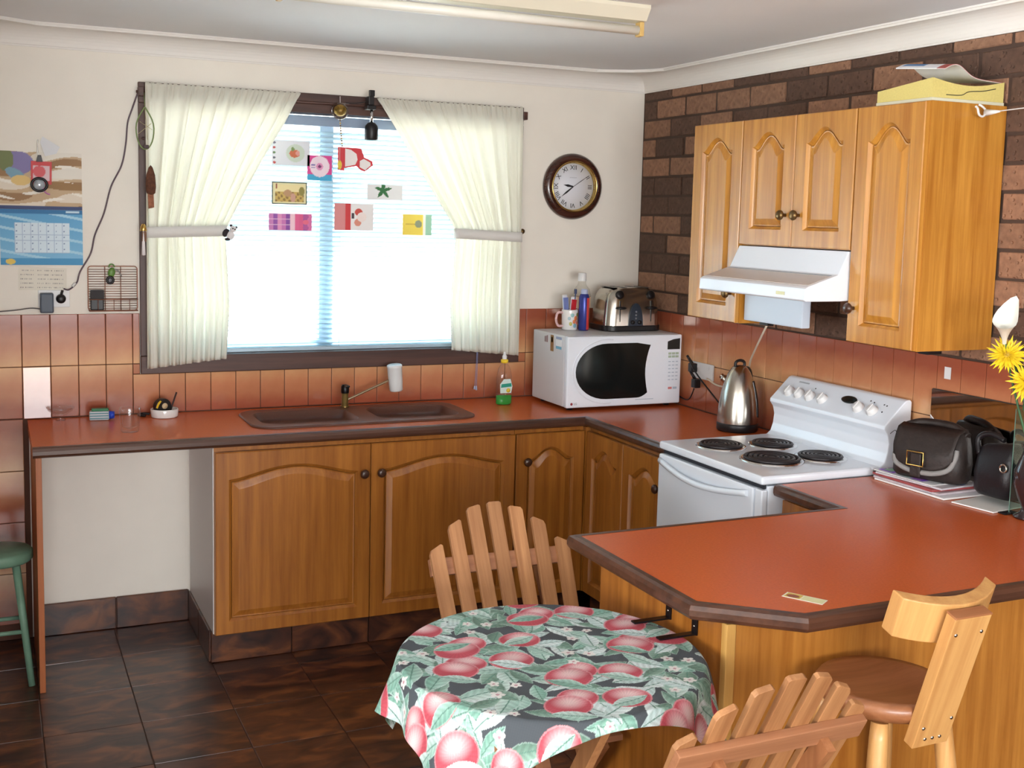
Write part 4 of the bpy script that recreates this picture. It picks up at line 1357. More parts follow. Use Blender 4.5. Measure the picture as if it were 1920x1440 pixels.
for zz in (0.09, 0.075, 0.060):
    mk('button', M_grey, tst, lambda bm: lathe(bm, [(0.005, 0), (0.004, 0.002), (0, 0.002)], n=10), (0.0, -0.1038, zz), (math.pi / 2, 0, 0))
for xx in (-0.018, 0.018):
    mk('dial', M_black, tst, lambda bm: lathe(bm, [(0.010, 0), (0.009, 0.007), (0, 0.008)], n=16), (xx, -0.1038, 0.042), (math.pi / 2, 0, 0))
for s in (-1, 1):
    mk('lever_slot', M_black, tst, lambda bm: box(bm, (s * 0.082 - 0.002, -0.0985, 0.045), (s * 0.082 + 0.002, -0.09, 0.14)))
    mk('lever', M_black, tst, lambda bm: lathe(bm, [(0, -0.007), (0.018, -0.006), (0.028, 0.0), (0.018, 0.006), (0, 0.007)], n=20, sy=0.5), (s * 0.082, -0.108, 0.108))
    mk('eye_knob', M_black, tst, lambda bm: lathe(bm, [(0.020, 0), (0.020, 0.010), (0.015, 0.015), (0, 0.015)], n=18), (s * 0.082, -0.084, 0.166), (math.radians(72), 0, 0))
for xx in (-0.09, -0.04, 0.04, 0.09):
    mk('bread_slot', M_black, tst, lambda bm: box(bm, (xx - 0.012, -0.06, 0.1975), (xx + 0.012, 0.06, 0.199)))

def mug_art(bm): pass
mug = thing('mug', 'white mug with an orange flower print holding toothpaste', 'mug', (-0.470, -0.190, MT))
mk('cup', mat('white_china', (232, 230, 228), 0.15, coat=0.4), mug, lambda bm: lathe(bm, [(0, 0), (0.033, 0), (0.036, 0.004), (0.038, 0.09), (0.0375, 0.094), (0.0345, 0.094), (0.0335, 0.01), (0, 0.008)], n=28))
mk('handle', mat('red_white_china', (214, 176, 176), 0.2, var=0.3, vscale=90), mug, lambda bm: tube(bm, [(-0.036, 0, 0.080), (-0.062, 0, 0.078), (-0.070, 0, 0.050), (-0.060, 0, 0.022), (-0.035, 0, 0.018)], 0.006))
for a, z, c, r in ((-1.2, .055, (214, 120, 70), .014), (-1.45, .04, (216, 130, 84), .011), (-1.0, .035, (210, 110, 90), .010), (-1.9, .03, (190, 186, 90), .010), (-0.9, .072, (120, 140, 60), .012), (-1.35, .022, (130, 180, 196), .012), (-1.7, .07, (150, 196, 196), .012), (-2.1, .055, (170, 196, 204), .010)):
    mk('flower_print', mat('mug_ink_%d_%d' % (int(a * -10), int(z * 1000)), c, 0.3), mug, lambda bm: sphere(bm, (0.0362 * math.cos(a), 0.0362 * math.sin(a), z), r, (1, 1, 0.9) if False else (0.75, 0.2 + 0.0, 0.9), 10, 8, Matrix.Rotation(a + math.pi / 2, 3, 'Z')))
def squeeze_tube(label, loc, c1, c2, h, lean):
    t = thing('toothpaste_tube', label, 'tube', loc, 0, 'tubes standing in the mug', rot=lean)
    mk('tube_body', mat('tube_%d_%d' % (c1[0], c1[2]), c1, 0.3), t, lambda bm: ring_fill(bm, [[(a, b, z) for a, b in rrect(0, 0, w, d, min(w, d) * 0.45, 4)] for w, d, z in ((0.020, 0.014, 0.0), (0.025, 0.018, 0.01), (0.026, 0.014, 0.5 * h), (0.028, 0.003, h))]), recalc=True)
    mk('printed_band', mat('band_%d_%d' % (c2[0], c2[2]), c2, 0.3), t, lambda bm: box(bm, (-0.0125, -0.0105, 0.45 * h), (0.0125, 0.002, 0.95 * h), 0.001))
    mk('crimp', M_whitep, t, lambda bm: box(bm, (-0.0142, -0.0012, h), (0.0142, 0.0012, h + 0.006)))
    return t
squeeze_tube('white toothpaste tube with a red band standing in the mug', (-0.462, -0.185, MT + 0.012), (236, 236, 240), (196, 46, 54), 0.135, (0.06, 0.05, 0.2))
squeeze_tube('white and blue toothpaste tube behind the red-banded tube', (-0.480, -0.178, MT + 0.0145), (230, 234, 244), (120, 134, 190), 0.140, (-0.06, -0.06, 0.2))
can = thing('spray_can', 'slim blue and red can in front of the clear bottle', 'can', (-0.416, -0.225, MT))
mk('can_body', mat('blue_can', (52, 62, 140), 0.25, metal=0.3), can, lambda bm: lathe(bm, [(0, 0), (0.022, 0), (0.024, 0.004), (0.024, 0.15), (0.020, 0.165), (0.012, 0.17), (0, 0.17)], n=24))
mk('red_band', mat('red_can_band', (206, 60, 56), 0.3), can, lambda bm: prism(bm, [(0.0243 * math.cos(a), 0.0243 * math.sin(a)) for a in [-1.5 + 0.95 * i / 8 for i in range(9)]] + [(0.0238 * math.cos(a), 0.0238 * math.sin(a)) for a in [-0.55 - 0.95 * i / 8 for i in range(9)]], 0.004, 0.150, 'Z'))
mk('cap', mat('blue_white_cap', (180, 190, 220), 0.3), can, lambda bm: lathe(bm, [(0.016, 0.166), (0.016, 0.186), (0.012, 0.190), (0, 0.190)], n=20))
brush = mk('toothbrush', mat('navy_plastic', (40, 54, 98), 0.3), None, lambda bm: (tube(bm, [(0, 0, 0), (0.004, 0.002, 0.10), (0.008, 0.0, 0.165)], 0.0035), box(bm, (0.002, -0.006, 0.155), (0.012, 0.006, 0.178), 0.003)), (-0.452, -0.192, MT + 0.010))
tag(brush, 'navy toothbrush leaning out of the mug towards the can', 'toothbrush')
btl = thing('clear_bottle', 'clear bottle with white cap and amber liquid behind the can', 'bottle', (-0.390, -0.150, MT))
M_clear = clear_pane('clear_plastic', (250, 250, 248))
mk('shell', M_clear, btl, lambda bm: lathe(bm, [(0, 0), (0.038, 0), (0.042, 0.005), (0.042, 0.065), (0.040, 0.085), (0.042, 0.105), (0.042, 0.155), (0.036, 0.185), (0.020, 0.205), (0.017, 0.225)], n=28))
mk('liquid', glass('amber_liquid', (214, 150, 96), 0.0, 1.33), btl, lambda bm: lathe(bm, [(0, 0.002), (0.0385, 0.002), (0.0405, 0.006), (0.0405, 0.050), (0, 0.050)], n=28))
mk('label', mat('peach_label', (224, 190, 160), 0.5), btl, lambda bm: lathe(bm, [(0.0425, 0.100), (0.0425, 0.150)], n=28))
mk('cap', M_whitep, btl, lambda bm: lathe(bm, [(0.020, 0.222), (0.020, 0.256), (0.017, 0.260), (0, 0.260)], n=24))

# ------------------------------------------------------------------ kettle, outlet and plugs
kt = thing('kettle', 'tall brushed steel kettle with a black base beside the stove', 'kettle', (-0.135, -1.055, ZC + 0.001))
mk('base', M_black, kt, lambda bm: lathe(bm, [(0, 0), (0.080, 0), (0.084, 0.006), (0.084, 0.028), (0.082, 0.034), (0, 0.034)], n=36))
mk('steel_body', M_steel, kt, lambda bm: lathe(bm, [(0.0825, 0.034), (0.0825, 0.060), (0.078, 0.110), (0.070, 0.160), (0.058, 0.205), (0.044, 0.238), (0.030, 0.258), (0.020, 0.266), (0, 0.268)], n=40))
mk('lid_ring', M_black, kt, lambda bm: tube(bm, [(-0.022, 0, 0.262), (-0.020, 0, 0.279), (0, 0, 0.286), (0.020, 0, 0.279), (0.022, 0, 0.262)], 0.006))
mk('handle', M_black, kt, lambda bm: tube(bm, [(0.030, 0.012, 0.250), (0.066, 0.030, 0.240), (0.088, 0.044, 0.19), (0.092, 0.046, 0.10), (0.070, 0.036, 0.05)], 0.011, n=10))
mk('water_window', mat('dark_window_strip', (36, 34, 36), 0.2), kt, lambda bm: tube(bm, [(0.078 * .62, -0.078 * .79, 0.06), (0.0745 * .62, -0.0745 * .79, 0.11), (0.066 * .62, -0.066 * .79, 0.16), (0.054 * .62, -0.054 * .79, 0.205)], 0.009, n=8))
mk('spout_lip', M_steel, kt, lambda bm: tube(bm, [(-0.030, 0.045, 0.195), (-0.040, 0.060, 0.212), (-0.044, 0.066, 0.218)], [0.016] * 6 + [0.011] * 6 + [0.007], n=10))

ou = thing('wall_outlet', 'white double power outlet on the tiles behind the kettle', 'power outlet', (-0.0095, -0.61, 1.075))
mk('plate', M_whitep, ou, lambda bm: box(bm, (-0.008, -0.085, -0.036), (0, 0.085, 0.036), 0.002))
for yy in (-0.045, 0.045):
    mk('switch', M_whitep, ou, lambda bm: box(bm, (-0.011, yy - 0.012, 0.012), (-0.0081, yy + 0.012, 0.028), 0.001))
def plug(label, y, z):
    p = thing('power_plug', label, 'plug', (-0.0185, y, z), 0, 'plugs in the outlet behind the kettle')
    mk('plug_body', M_black, p, lambda bm: (box(bm, (-0.030, -0.017, -0.020), (0, 0.017, 0.020), 0.005), cyl(bm, (-0.012, 0.010, 0.016), (-0.028, 0.030, 0.052), 0.008, 0.006, n=10)))
    return p
plug('black plug with its stem up in the tiled wall outlet', -0.560, 1.085)
plug('black plug below the other one near the outlet, cord trailing', -0.590, 1.018)
tag(mk('appliance_cord', M_black, None, lambda bm: tube(bm, [(-0.048, -0.545, 1.13), (-0.055, -0.62, 1.07), (-0.050, -0.75, 0.99), (-0.05, -0.88, 0.92), (-0.06, -0.96, ZC + 0.006)], 0.0035)), 'black cord dropping from the outlet to the kettle base', 'cord')
tag(mk('appliance_cord', M_black, None, lambda bm: tube(bm, [(-0.045, -0.595, 0.995), (-0.04, -0.56, 0.95), (-0.025, -0.50, 0.93), (-0.022, -0.40, 0.94), (-0.022, -0.25, 0.93)], 0.003)), 'black cord running from the outlet behind the microwave', 'cord')
sw_ = tag(mk('wall_sticker', M_whitep, None, lambda bm: box(bm, (-0.0110, -0.014, -0.020), (-0.0095, 0.014, 0.020), 0.0003), (0, -2.038, 1.258)), 'small white sticker on the tiles above the handbag', 'sticker')

# ------------------------------------------------------------------ right end of the bar: mirror, magazines, bags, flowers, hook
mir = thing('mirror_panel', 'frameless mirror standing on the bar against the tiled wall', 'mirror', (-0.018, -2.32, ZC + 0.0008))
mk('mirror_glass', mat('mirror_silver', (206, 200, 196), 0.03, metal=1.0), mir, lambda bm: box(bm, (-0.004, -0.335, 0.001), (0.0, 0.335, 0.302)))
mk('backing', mat('mirror_backing', (60, 52, 46), 0.7), mir, lambda bm: box(bm, (0.0004, -0.337, 0.0), (0.006, 0.337, 0.304)))
gp_ = thing('glass_sheet', 'clear glass sheet standing upright beside the handbag', 'glass sheet', (-0.10, -2.446, ZC + 0.0008))
mk('glass', clear_pane('display_glass', (225, 240, 232)), gp_, lambda bm: box(bm, (-0.045, -0.0012, 0.004), (0.060, 0.0012, 0.315)))
mk('edge', mat('green_glass_edge', (96, 130, 118), 0.1), gp_, lambda bm: box(bm, (-0.0465, -0.0012, 0.004), (-0.0455, 0.0012, 0.315)))
mk('foot', M_black, gp_, lambda bm: box(bm, (-0.075, -0.014, 0.0), (-0.02, 0.014, 0.0038), 0.0008))

def mag_art(seed, base):
    rs = np.random.default_rng(seed)
    rects = [(rs.uniform(0, .8), rs.uniform(0, .8), rs.uniform(.1, .4), rs.uniform(.05, .3), rs.integers(60, 240, 3)) for _ in range(9)]
    def f(U, V, col):
        col[:] = base
        for a, b, w, h, c in rects:
            col[rc(U, V, a, a + w, b, b + h)] = c
        return col
    return f
mags = [((-0.110, -2.105), 0.010, (232, 232, 236), 0.006, 'white magazine at the bottom of the stack under the handbag', 0.215, 0.305),
        ((-0.112, -2.085), 0.05, (206, 190, 196), 0.007, 'mauve-covered magazine second from the bottom of the stack', 0.205, 0.280),
        ((-0.118, -2.075), -0.03, (170, 60, 62), 0.007, 'red-covered magazine in the middle of the stack', 0.195, 0.275),
        ((-0.112, -2.085), 0.09, (216, 208, 214), 0.006, 'pale grey magazine just below the top sheet of the stack', 0.195, 0.270),
        ((-0.120, -2.065), 0.04, (240, 240, 244), 0.003, 'crumpled white paper on top of the magazine stack', 0.180, 0.250)]
z = ZC + 0.001
for i, ((mx_, my_), a, c, th, lab, w, h) in enumerate(mags):
    o = thing('magazine', lab, 'magazine', (mx_, my_, z), a, 'magazines stacked on the bar')
    mk('pages', mat('paper_white', (232, 230, 226), 0.7) if i in (0, 4) else mat('magazine_edge_%d' % i, tuple(int(v * .8 + 20) for v in c), 0.6, var=0.15, vscale=40), o, lambda bm: box(bm, (-w / 2, -h / 2, 0), (w / 2, h / 2, th - 0.0008), 0.0004))
    pr_ = printed('cover', w, h, 0.006, mag_art(40 + i, c), o, (0, 0, th - 0.0003), (-math.pi / 2, 0, 0), thick=0.0003)
    z += th + 0.0008
mz = z
o = thing('magazine', 'white magazine lying flat under the black shoulder bag', 'magazine', (-0.118, -2.36, ZC + 0.001), 0.15, 'magazines stacked on the bar')
mk('pages', mat('paper_white', (232, 230, 226), 0.7), o, lambda bm: box(bm, (-0.085, -0.060, 0), (0.085, 0.085, 0.004), 0.0008))

M_leather = mat('dark_brown_leather', (40, 31, 28), 0.5, var=0.3, vscale=50, bump=0.6, bscale=90)
M_suede = mat('grey_suede_trim', (136, 134, 132), 0.8, bump=0.3, bscale=400)
bag = thing('handbag', 'dark brown leather handbag with a brass buckle on the magazines', 'handbag', (-0.128, -2.112, mz + 0.001), -math.pi / 2 + 0.32)
def bag_body(bm):
    loops = []
    for w, d, zz, lean in ((0.225, 0.095, 0.0, 0), (0.245, 0.118, 0.012, 0), (0.250, 0.122, 0.06, 0.002), (0.235, 0.100, 0.115, 0.010), (0.215, 0.066, 0.150, 0.018), (0.200, 0.040, 0.165, 0.022)):
        loops.append([(a, b + lean, zz + 0.006 * math.sin(a * 25 + b * 20) * (zz > 0.1)) for a, b in rrect(0, 0, w, d, min(w, d) * 0.42, 6)])
    V = ring_fill(bm, loops)
    bm.faces.new(list(reversed(V[0])))
mk('body', M_leather, bag, bag_body, smooth=True, recalc=True)
def flap(bm):
    n, m = 16, 10; G = []
    for i in range(n + 1):
        u = -1 + 2 * i / n
        row = []
        for j in range(m + 1):
            t = j / m
            zt = 0.168 - (0.140 - 0.045 * abs(u) ** 3) * t
            yy = 0.022 - 0.042 - 0.050 * min(1, t * 1.6) ** 0.7 * (1 - 0.18 * abs(u) ** 2.5) - 0.004
            row.append(bm.verts.new((0.105 * u * (1 - 0.04 * t), yy if t > 0.05 else 0.0, zt)))
        G.append(row)
    for A, B in zip(G, G[1:]):
        for j in range(m):
            bm.faces.new((A[j], A[j + 1], B[j + 1], B[j])).smooth = True
fl = mk('flap', M_leather, bag, flap)
md = fl.modifiers.new('thick', 'SOLIDIFY'); md.thickness = 0.004; md.offset = 0
mk('flap_trim', M_suede, bag, lambda bm: tube(bm, [(-0.098, -0.058, 0.075), (-0.09, -0.068, 0.048), (-0.05, -0.076, 0.032), (0.0, -0.078, 0.028), (0.05, -0.076, 0.032), (0.09, -0.068, 0.050), (0.104, -0.056, 0.085), (0.102, -0.046, 0.11)], 0.0085, n=8))
mk('strap', M_leather, bag, lambda bm: box(bm, (-0.030, -0.088, 0.012), (0.006, -0.080, 0.088), 0.003))
mk('buckle', mat('brass', (206, 170, 96), 0.25, metal=1.0), bag, lambda bm: tube(bm, [(-0.040, -0.091, 0.05), (-0.040, -0.091, 0.094), (0.016, -0.091, 0.094), (0.016, -0.091, 0.05)], 0.0028, n=6, closed=True))
mk('handle_roll', M_leather, bag, lambda bm: tube(bm, [(-0.11, 0.0, 0.15), (-0.06, 0.015, 0.172), (0.0, 0.022, 0.176), (0.06, 0.020, 0.172), (0.11, 0.01, 0.150)], 0.013, n=10))
bag2 = thing('shoulder_bag', 'black shoulder bag slumped between the handbag and the flower vase', 'bag', (-0.080, -2.350, ZC + 0.026), -math.pi / 2 + 0.05)
M_black_l = mat('black_leather', (24, 20, 24), 0.4, bump=0.4, bscale=90)
def bag2_body(bm):
    loops = []
    for w, d, zz in ((0.14, 0.075, 0), (0.160, 0.105, 0.015), (0.164, 0.11, 0.07), (0.155, 0.085, 0.125), (0.135, 0.05, 0.155), (0.11, 0.03, 0.163)):
        loops.append([(a, b, zz + 0.01 * math.sin(a * 18) * (zz > 0.1)) for a, b in rrect(0, 0, w, d, min(w, d) * 0.42, 6)])
    V = ring_fill(bm, loops); bm.faces.new(list(reversed(V[0])))
mk('body', M_black_l, bag2, bag2_body, smooth=True, recalc=True)
mk('strap', M_black_l, bag2, lambda bm: tube(bm, [(-0.070, -0.02, 0.12), (-0.085, -0.01, 0.165), (-0.05, 0.0, 0.185), (0.0, 0.005, 0.172)], 0.009, n=8))
mk('shackle', M_steel, bag2, lambda bm: tube(bm, [(0.05 + 0.012 * math.cos(a), -0.056, 0.10 + 0.012 * math.sin(a)) for a in [2 * math.pi * i / 14 for i in range(14)]], 0.003, n=6, closed=True))

fv = thing('flower_vase', 'dark vase of yellow chrysanthemums and a white lily at the bar end', 'vase', (-0.135, -2.508, ZC + 0.001))
mk('vase', mat('dark_glazed_vase', (44, 30, 32), 0.12, coat=0.5), fv, lambda bm: lathe(bm, [(0, 0), (0.042, 0), (0.044, 0.006), (0.026, 0.016), (0.020, 0.03), (0.036, 0.06), (0.048, 0.10), (0.048, 0.14), (0.032, 0.18), (0.026, 0.20), (0.034, 0.215), (0.030, 0.215), (0.022, 0.20), (0, 0.19)], n=28))
M_yel = mat('yellow_petal', (240, 208, 40), 0.5, var=0.12, vscale=60); M_stem = mat('leaf_green', (58, 96, 60), 0.5); M_lily = mat('lily_white', (236, 234, 226), 0.4); M_blue = mat('blue_petal', (40, 56, 150), 0.5)
def mum(center, axis, R, seed):
    rs = random.Random(seed)
    q = Vector(axis).to_track_quat('Z', 'Y').to_matrix().to_4x4()
    def f(bm):
        for ring, (n, tilt, L) in enumerate(((20, 0.05, 1.0), (20, 0.35, 0.92), (16, 0.7, 0.78), (12, 1.05, 0.6), (7, 1.35, 0.42))):
            for k in range(n):
                a = 2 * math.pi * (k + 0.5 * (ring % 2)) / n + rs.uniform(-.08, .08)
                t = tilt + rs.uniform(-.12, .12); LL = R * L * rs.uniform(.9, 1.08)
                d = Vector((math.cos(a) * math.cos(t), math.sin(a) * math.cos(t), math.sin(t))); sd = Vector((-math.sin(a), math.cos(a), 0))
                up = d.cross(sd)
                p = [d * LL * 0.1, d * LL * 0.55 + sd * LL * 0.085 - up * LL * .03, d * LL + up * LL * -0.06, d * LL * 0.55 - sd * LL * 0.085 - up * LL * .03]
                vs = [bm.verts.new(v) for v in p]
                bm.faces.new(vs).smooth = True
        bmesh.ops.transform(bm, matrix=q, verts=bm.verts)
    o = mk('chrysanthemum', M_yel, fv, f, center)
    mk('flower_heart', mat('green_gold_heart', (190, 160, 50), 0.6), o, lambda bm: sphere(bm, (0, 0, 0), R * 0.22, (1, 1, 1), 10, 8))
    mk('stem', M_stem, fv, lambda bm: tube(bm, [(0, 0, 0.19), (center[0] * .4, center[1] * .4, 0.28), tuple(Vector(center) - Vector(axis).normalized() * R * 0.2)], 0.0035))
mum((-0.070, 0.055, 0.478), (-0.55, -0.65, 0.5), 0.062, 1)
mum((-0.045, 0.000, 0.405), (-0.45, -0.8, 0.25), 0.062, 2)
def lily(bm):
    n, m = 18, 8; rings = []
    for j in range(m + 1):
        t = j / m
        r = 0.006 + 0.028 * t ** 1.8
        ring = []
        for i in range(n):
            a = 2 * math.pi * i / n
            ext = 1 + (1.3 * max(0, math.cos(a)) ** 3) * t ** 3
            ring.append(bm.verts.new((r * math.cos(a) * ext, r * math.sin(a), 0.09 * t + 0.03 * t ** 3 * max(0, math.cos(a)))))
        rings.append(ring)
    for A, B in zip(rings, rings[1:]):
        for i in range(n):
            bm.faces.new((A[i], A[(i + 1) % n], B[(i + 1) % n], B[i])).smooth = True
li = mk('calla_lily', M_lily, fv, lily, (-0.080, 0.060, 0.512), (0.25, -0.65, 0.3))
mk('stem', M_stem, fv, lambda bm: tube(bm, [(0, 0, 0.19), (-0.04, 0.03, 0.40), (-0.080, 0.060, 0.514)], 0.004))
for cx_, cy_, cz_ in ((0.000, -0.005, 0.60), (0.012, -0.01, 0.50), (0.03, 0.0, 0.555)):
    mk('blue_bloom', M_blue, fv, lambda bm: [sphere(bm, (0.012 * math.cos(a), 0.012 * math.sin(a), 0.005 * math.sin(3 * a)), 0.012, (1, 1, .7), 8, 6) for a in [1.05 * i for i in range(6)]], (cx_, cy_, cz_))
    mk('stem', M_stem, fv, lambda bm: tube(bm, [(0, 0, 0.19), (cx_ * .5, cy_ * .5, 0.4), (cx_, cy_, cz_)], 0.0025))
def leaf(center, axis, L, w):
    q = Vector(axis).to_track_quat('X', 'Z').to_matrix().to_4x4()
    def f(bm):
        n = 8; A = []; B = []; C_ = []
        for i in range(n + 1):
            t = i / n; hw_ = w * math.sin(math.pi * t) ** 0.8
            A.append(bm.verts.new((L * t, hw_, 0.15 * L * t * (1 - t)))); C_.append(bm.verts.new((L * t, 0, 0.15 * L * t * (1 - t) - 0.1 * hw_))); B.append(bm.verts.new((L * t, -hw_, 0.15 * L * t * (1 - t))))
        for i in range(n):
            bm.faces.new((A[i], A[i + 1], C_[i + 1], C_[i])); bm.faces.new((C_[i], C_[i + 1], B[i + 1], B[i]))
        bmesh.ops.transform(bm, matrix=q, verts=bm.verts)
    o = mk('leaf', M_stem, fv, f, center, smooth=True)
    md = o.modifiers.new('thick', 'SOLIDIFY'); md.thickness = 0.001
for i, (c, a) in enumerate((((0, 0, .40), (-.7, -.5, .1)), ((0, 0, .43), (-.5, .5, .2)), ((0, 0, .36), (-.6, -.2, -.35)), ((0, 0, .45), (.4, -.7, .4)), ((0, 0, .34), (.5, -.6, -.2)), ((0, 0, .48), (-.2, -.8, .3)))):
    leaf(c, a, 0.085, 0.022)
    mk('stem', M_stem, fv, lambda bm: tube(bm, [(0, 0, 0.19), (0.002 * i, 0.001 * i, c[2])], 0.002, smooth_path=False))

hk = thing('cup_hook', 'white cup hook screwed to the oak cabinet side holding a string', 'hook', (-0.135, -2.2105, 2.092))
mk('hook', M_whitep, hk, lambda bm: tube(bm, [(-0.038, -0.030, 0.012), (-0.030, -0.030, 0.006), (-0.022, -0.030, -0.012), (-0.004, -0.028, -0.016), (0.010, -0.024, 0.0), (0.010, -0.012, 0.014), (0.004, -0.001, 0.022)], 0.0035, n=8))
tag(mk('string_line', M_whitep, None, lambda bm: (tube(bm, [(-0.125, -2.240, 2.088), (-0.118, -2.42, 2.094), (-0.10, -3.1, 2.115)], 0.0018, n=5), cyl(bm, (-0.1252, -2.235, 2.0876), (-0.121, -2.285, 2.089), 0.011, 0.003, n=10))), 'taut white string tied to the cup hook', 'string')

# phone book and magazines on the wall cabinet
pb = thing('phone_book', 'thick yellow phone book on top of the oak wall cabinet', 'book', (-0.165, -2.083, UP_Z1 + 0.0008))
def pbk(bm):
    n = 12; A = []; B = []
    loops = []
    poly = []
    for i in range(n + 1):
        t = i / n
        poly.append((-0.145 + 0.29 * t, 0.068 - 0.018 * math.sin(math.pi * t) + 0.004 * t))
    prism(bm, [(-0.145, 0.010), (0.145, 0.010)] + list(reversed(poly)), -0.118, 0.118, 'Y')
    for v in bm.verts:
        if v.co.z > 0.02:
            v.co.z += -0.10 * (v.co.y + 0.118)
pages = mk('pages', mat('yellow_pages', (216, 200, 122), 0.7, var=0.05, vscale=200), pb, pbk)
mk('cover', mat('pale_cover', (216, 214, 190), 0.6), pb, lambda bm: box(bm, (-0.147, -0.12, 0.0), (0.147, 0.12, 0.0095), 0.001))
mk('scribble', mat('dark_ink', (54, 52, 40), 0.7), pages, lambda bm: tube(bm, [(-0.09, -0.1184, 0.02), (-0.03, -0.1184, 0.022), (0.0, -0.1184, 0.034), (0.06, -0.1184, 0.040), (0.11, -0.1184, 0.05)], 0.0013, n=5))
mg = printed('magazine', 0.26, 0.20, 0.006, lambda U, V, col: np.where(rc(U, V, .05, .5, .5, .95)[:, None], (60, 120, 180), np.where((V < .18)[:, None], (170, 70, 62), (236, 238, 242))), None, (-0.140, -2.092, UP_Z1 + 0.088), (-math.pi / 2 + 0.10, 0.03, 0.05), thick=0.003, bend=lambda U, V: -0.034 * np.exp(-((U - .18) / .22) ** 2))
tag(mg, 'curled glossy magazine with a blue picture on the phone book', 'magazine')
card = printed('business_card', 0.095, 0.036, 0.0015, lambda U, V, col: np.where((ell(U, V, .22, .45, .16, .3) < 1)[:, None], (150, 84, 70), np.where(rc(U, V, .04, .42, .1, .95)[:, None], (214, 186, 84), np.where(rc(U, V, .46, .97, .08, .92)[:, None], (226, 226, 176), (240, 236, 210)))), None, (-1.232, -2.862, ZC + 0.0012), (-math.pi / 2, 0, -1.02), thick=0.0006)
tag(card, 'yellow and cream business card lying on the breakfast bar', 'card')

# ------------------------------------------------------------------ wall clock
ck = thing('wall_clock', 'round wall clock with dark wooden rim and roman numerals', 'clock', (-0.382, -0.001, 1.886))
mk('rim', wood('dark_mahogany', (44, 20, 16), (74, 38, 28), 'X', 0.2, coat=0.6), ck, lambda bm: lathe(bm, [(0.10, 0), (0.152, 0), (0.155, 0.006), (0.152, 0.018), (0.140, 0.030), (0.124, 0.033), (0.114, 0.026), (0.112, 0.010), (0.10, 0.008)], n=64), rot=(math.pi / 2, 0, 0))
mk('bezel', mat('gold_bezel', (206, 176, 110), 0.2, metal=1.0), ck, lambda bm: lathe(bm, [(0.1125, 0.012), (0.121, 0.0335), (0.117, 0.0365), (0.1125, 0.033), (0.108, 0.014)], n=64), rot=(math.pi / 2, 0, 0))
face = mk('face', mat('clock_paper', (228, 230, 238), 0.4), ck, lambda bm: lathe(bm, [(0, 0.012), (0.1115, 0.012), (0.1115, 0.009)], n=48), rot=(math.pi / 2, 0, 0))
M_ink = mat('black_ink', (26, 24, 30), 0.5)
for i, s in enumerate(['XII', 'I', 'II', 'III', 'IIII', 'V', 'VI', 'VII', 'VIII', 'IX', 'X', 'XI']):
    a = math.radians(90 - 30 * i)
    text_part(s, 0.030, M_ink, ck, (0.088 * math.cos(a), -0.0127, 0.088 * math.sin(a)), (math.pi / 2, math.radians(30 * i), 0), 'numeral')
def hand(name, ang, L, w, y, tail=0.0):
    def f(bm):
        prism(bm, [(-w * .5, -tail), (w * .5, -tail), (w, L * 0.55), (0, L), (-w, L * 0.55)], -0.0006, 0.0006, 'Y')
    mk(name, M_ink, ck, f, (0, y, 0), (0, math.radians(ang), 0))
hand('hour_hand', 278, 0.052, 0.006, -0.0145)
hand('minute_hand', 232, 0.080, 0.004, -0.0165)
hand('second_hand', 56, 0.090, 0.0012, -0.0185, 0.02)
mk('maker_mark', mat('faint_grey_mark', (186, 186, 196), 0.6), ck, lambda bm: [box(bm, (-0.018 + 0.0062 * i, -0.0126, 0.0405), (-0.0135 + 0.0062 * i, -0.0122, 0.0435)) for i in range(6)])

# ------------------------------------------------------------------ fluorescent batten
fb = thing('fluorescent_light', 'white fluorescent batten light fixed to the ceiling', 'light', (-1.535, -1.54, HC))
M_cream = mat('cream_steel', (226, 220, 200), 0.4)
mk('housing', M_cream, fb, lambda bm: prism(bm, [(-0.055, -0.0005), (0.055, -0.0005), (0.055, -0.012), (0.030, -0.048), (-0.030, -0.048), (-0.055, -0.012)], -0.60, 0.60, 'X'))
mk('tube', mat('opal_tube', (240, 238, 228), 0.3), fb, lambda bm: cyl(bm, (-0.585, 0, -0.074), (0.585, 0, -0.074), 0.015, n=20))
for s in (-1, 1):
    mk('lamp_holder', mat('tan_holder', (212, 178, 110), 0.5), fb, lambda bm: box(bm, (s * 0.593 - 0.008, -0.016, -0.094), (s * 0.593 + 0.008, 0.016, -0.0485), 0.003))

# ------------------------------------------------------------------ cards pinned on the blind
def hcard(name, label, x0, x1, z0, z1, fn, res=0.003, tilt=0.0):
    o = printed(name, x1 - x0, z1 - z0, res, fn, None, ((x0 + x1) / 2, 0.036, (z0 + z1) / 2), (0, tilt, 0), thick=0.0012)
    return tag(o, label, 'card', 'greeting cards on the blind')
def c1(U, V, c):
    c[:] = (228, 232, 240)
    for i, k in enumerate(((190, 60, 60), (90, 96, 110), (90, 130, 80), (180, 70, 70), (110, 110, 130))):
        c[ell(U, V, .06, .1 + .2 * i, .035, .05) < 1] = k
    c[ell(U, V, .62, .5, .25, .36) < 1] = (206, 220, 206)
    c[ell(U, V, .60, .48, .14, .16) < 1] = (206, 112, 78); c[ell(U, V, .68, .50, .06, .10) < 1] = (226, 160, 150); c[ell(U, V, .55, .66, .05, .08) < 1] = (120, 150, 90)
    return c
hcard('greeting_card', 'white card with a small orange picture and dotted edge', -1.796, -1.633, 1.933, 2.037, c1)
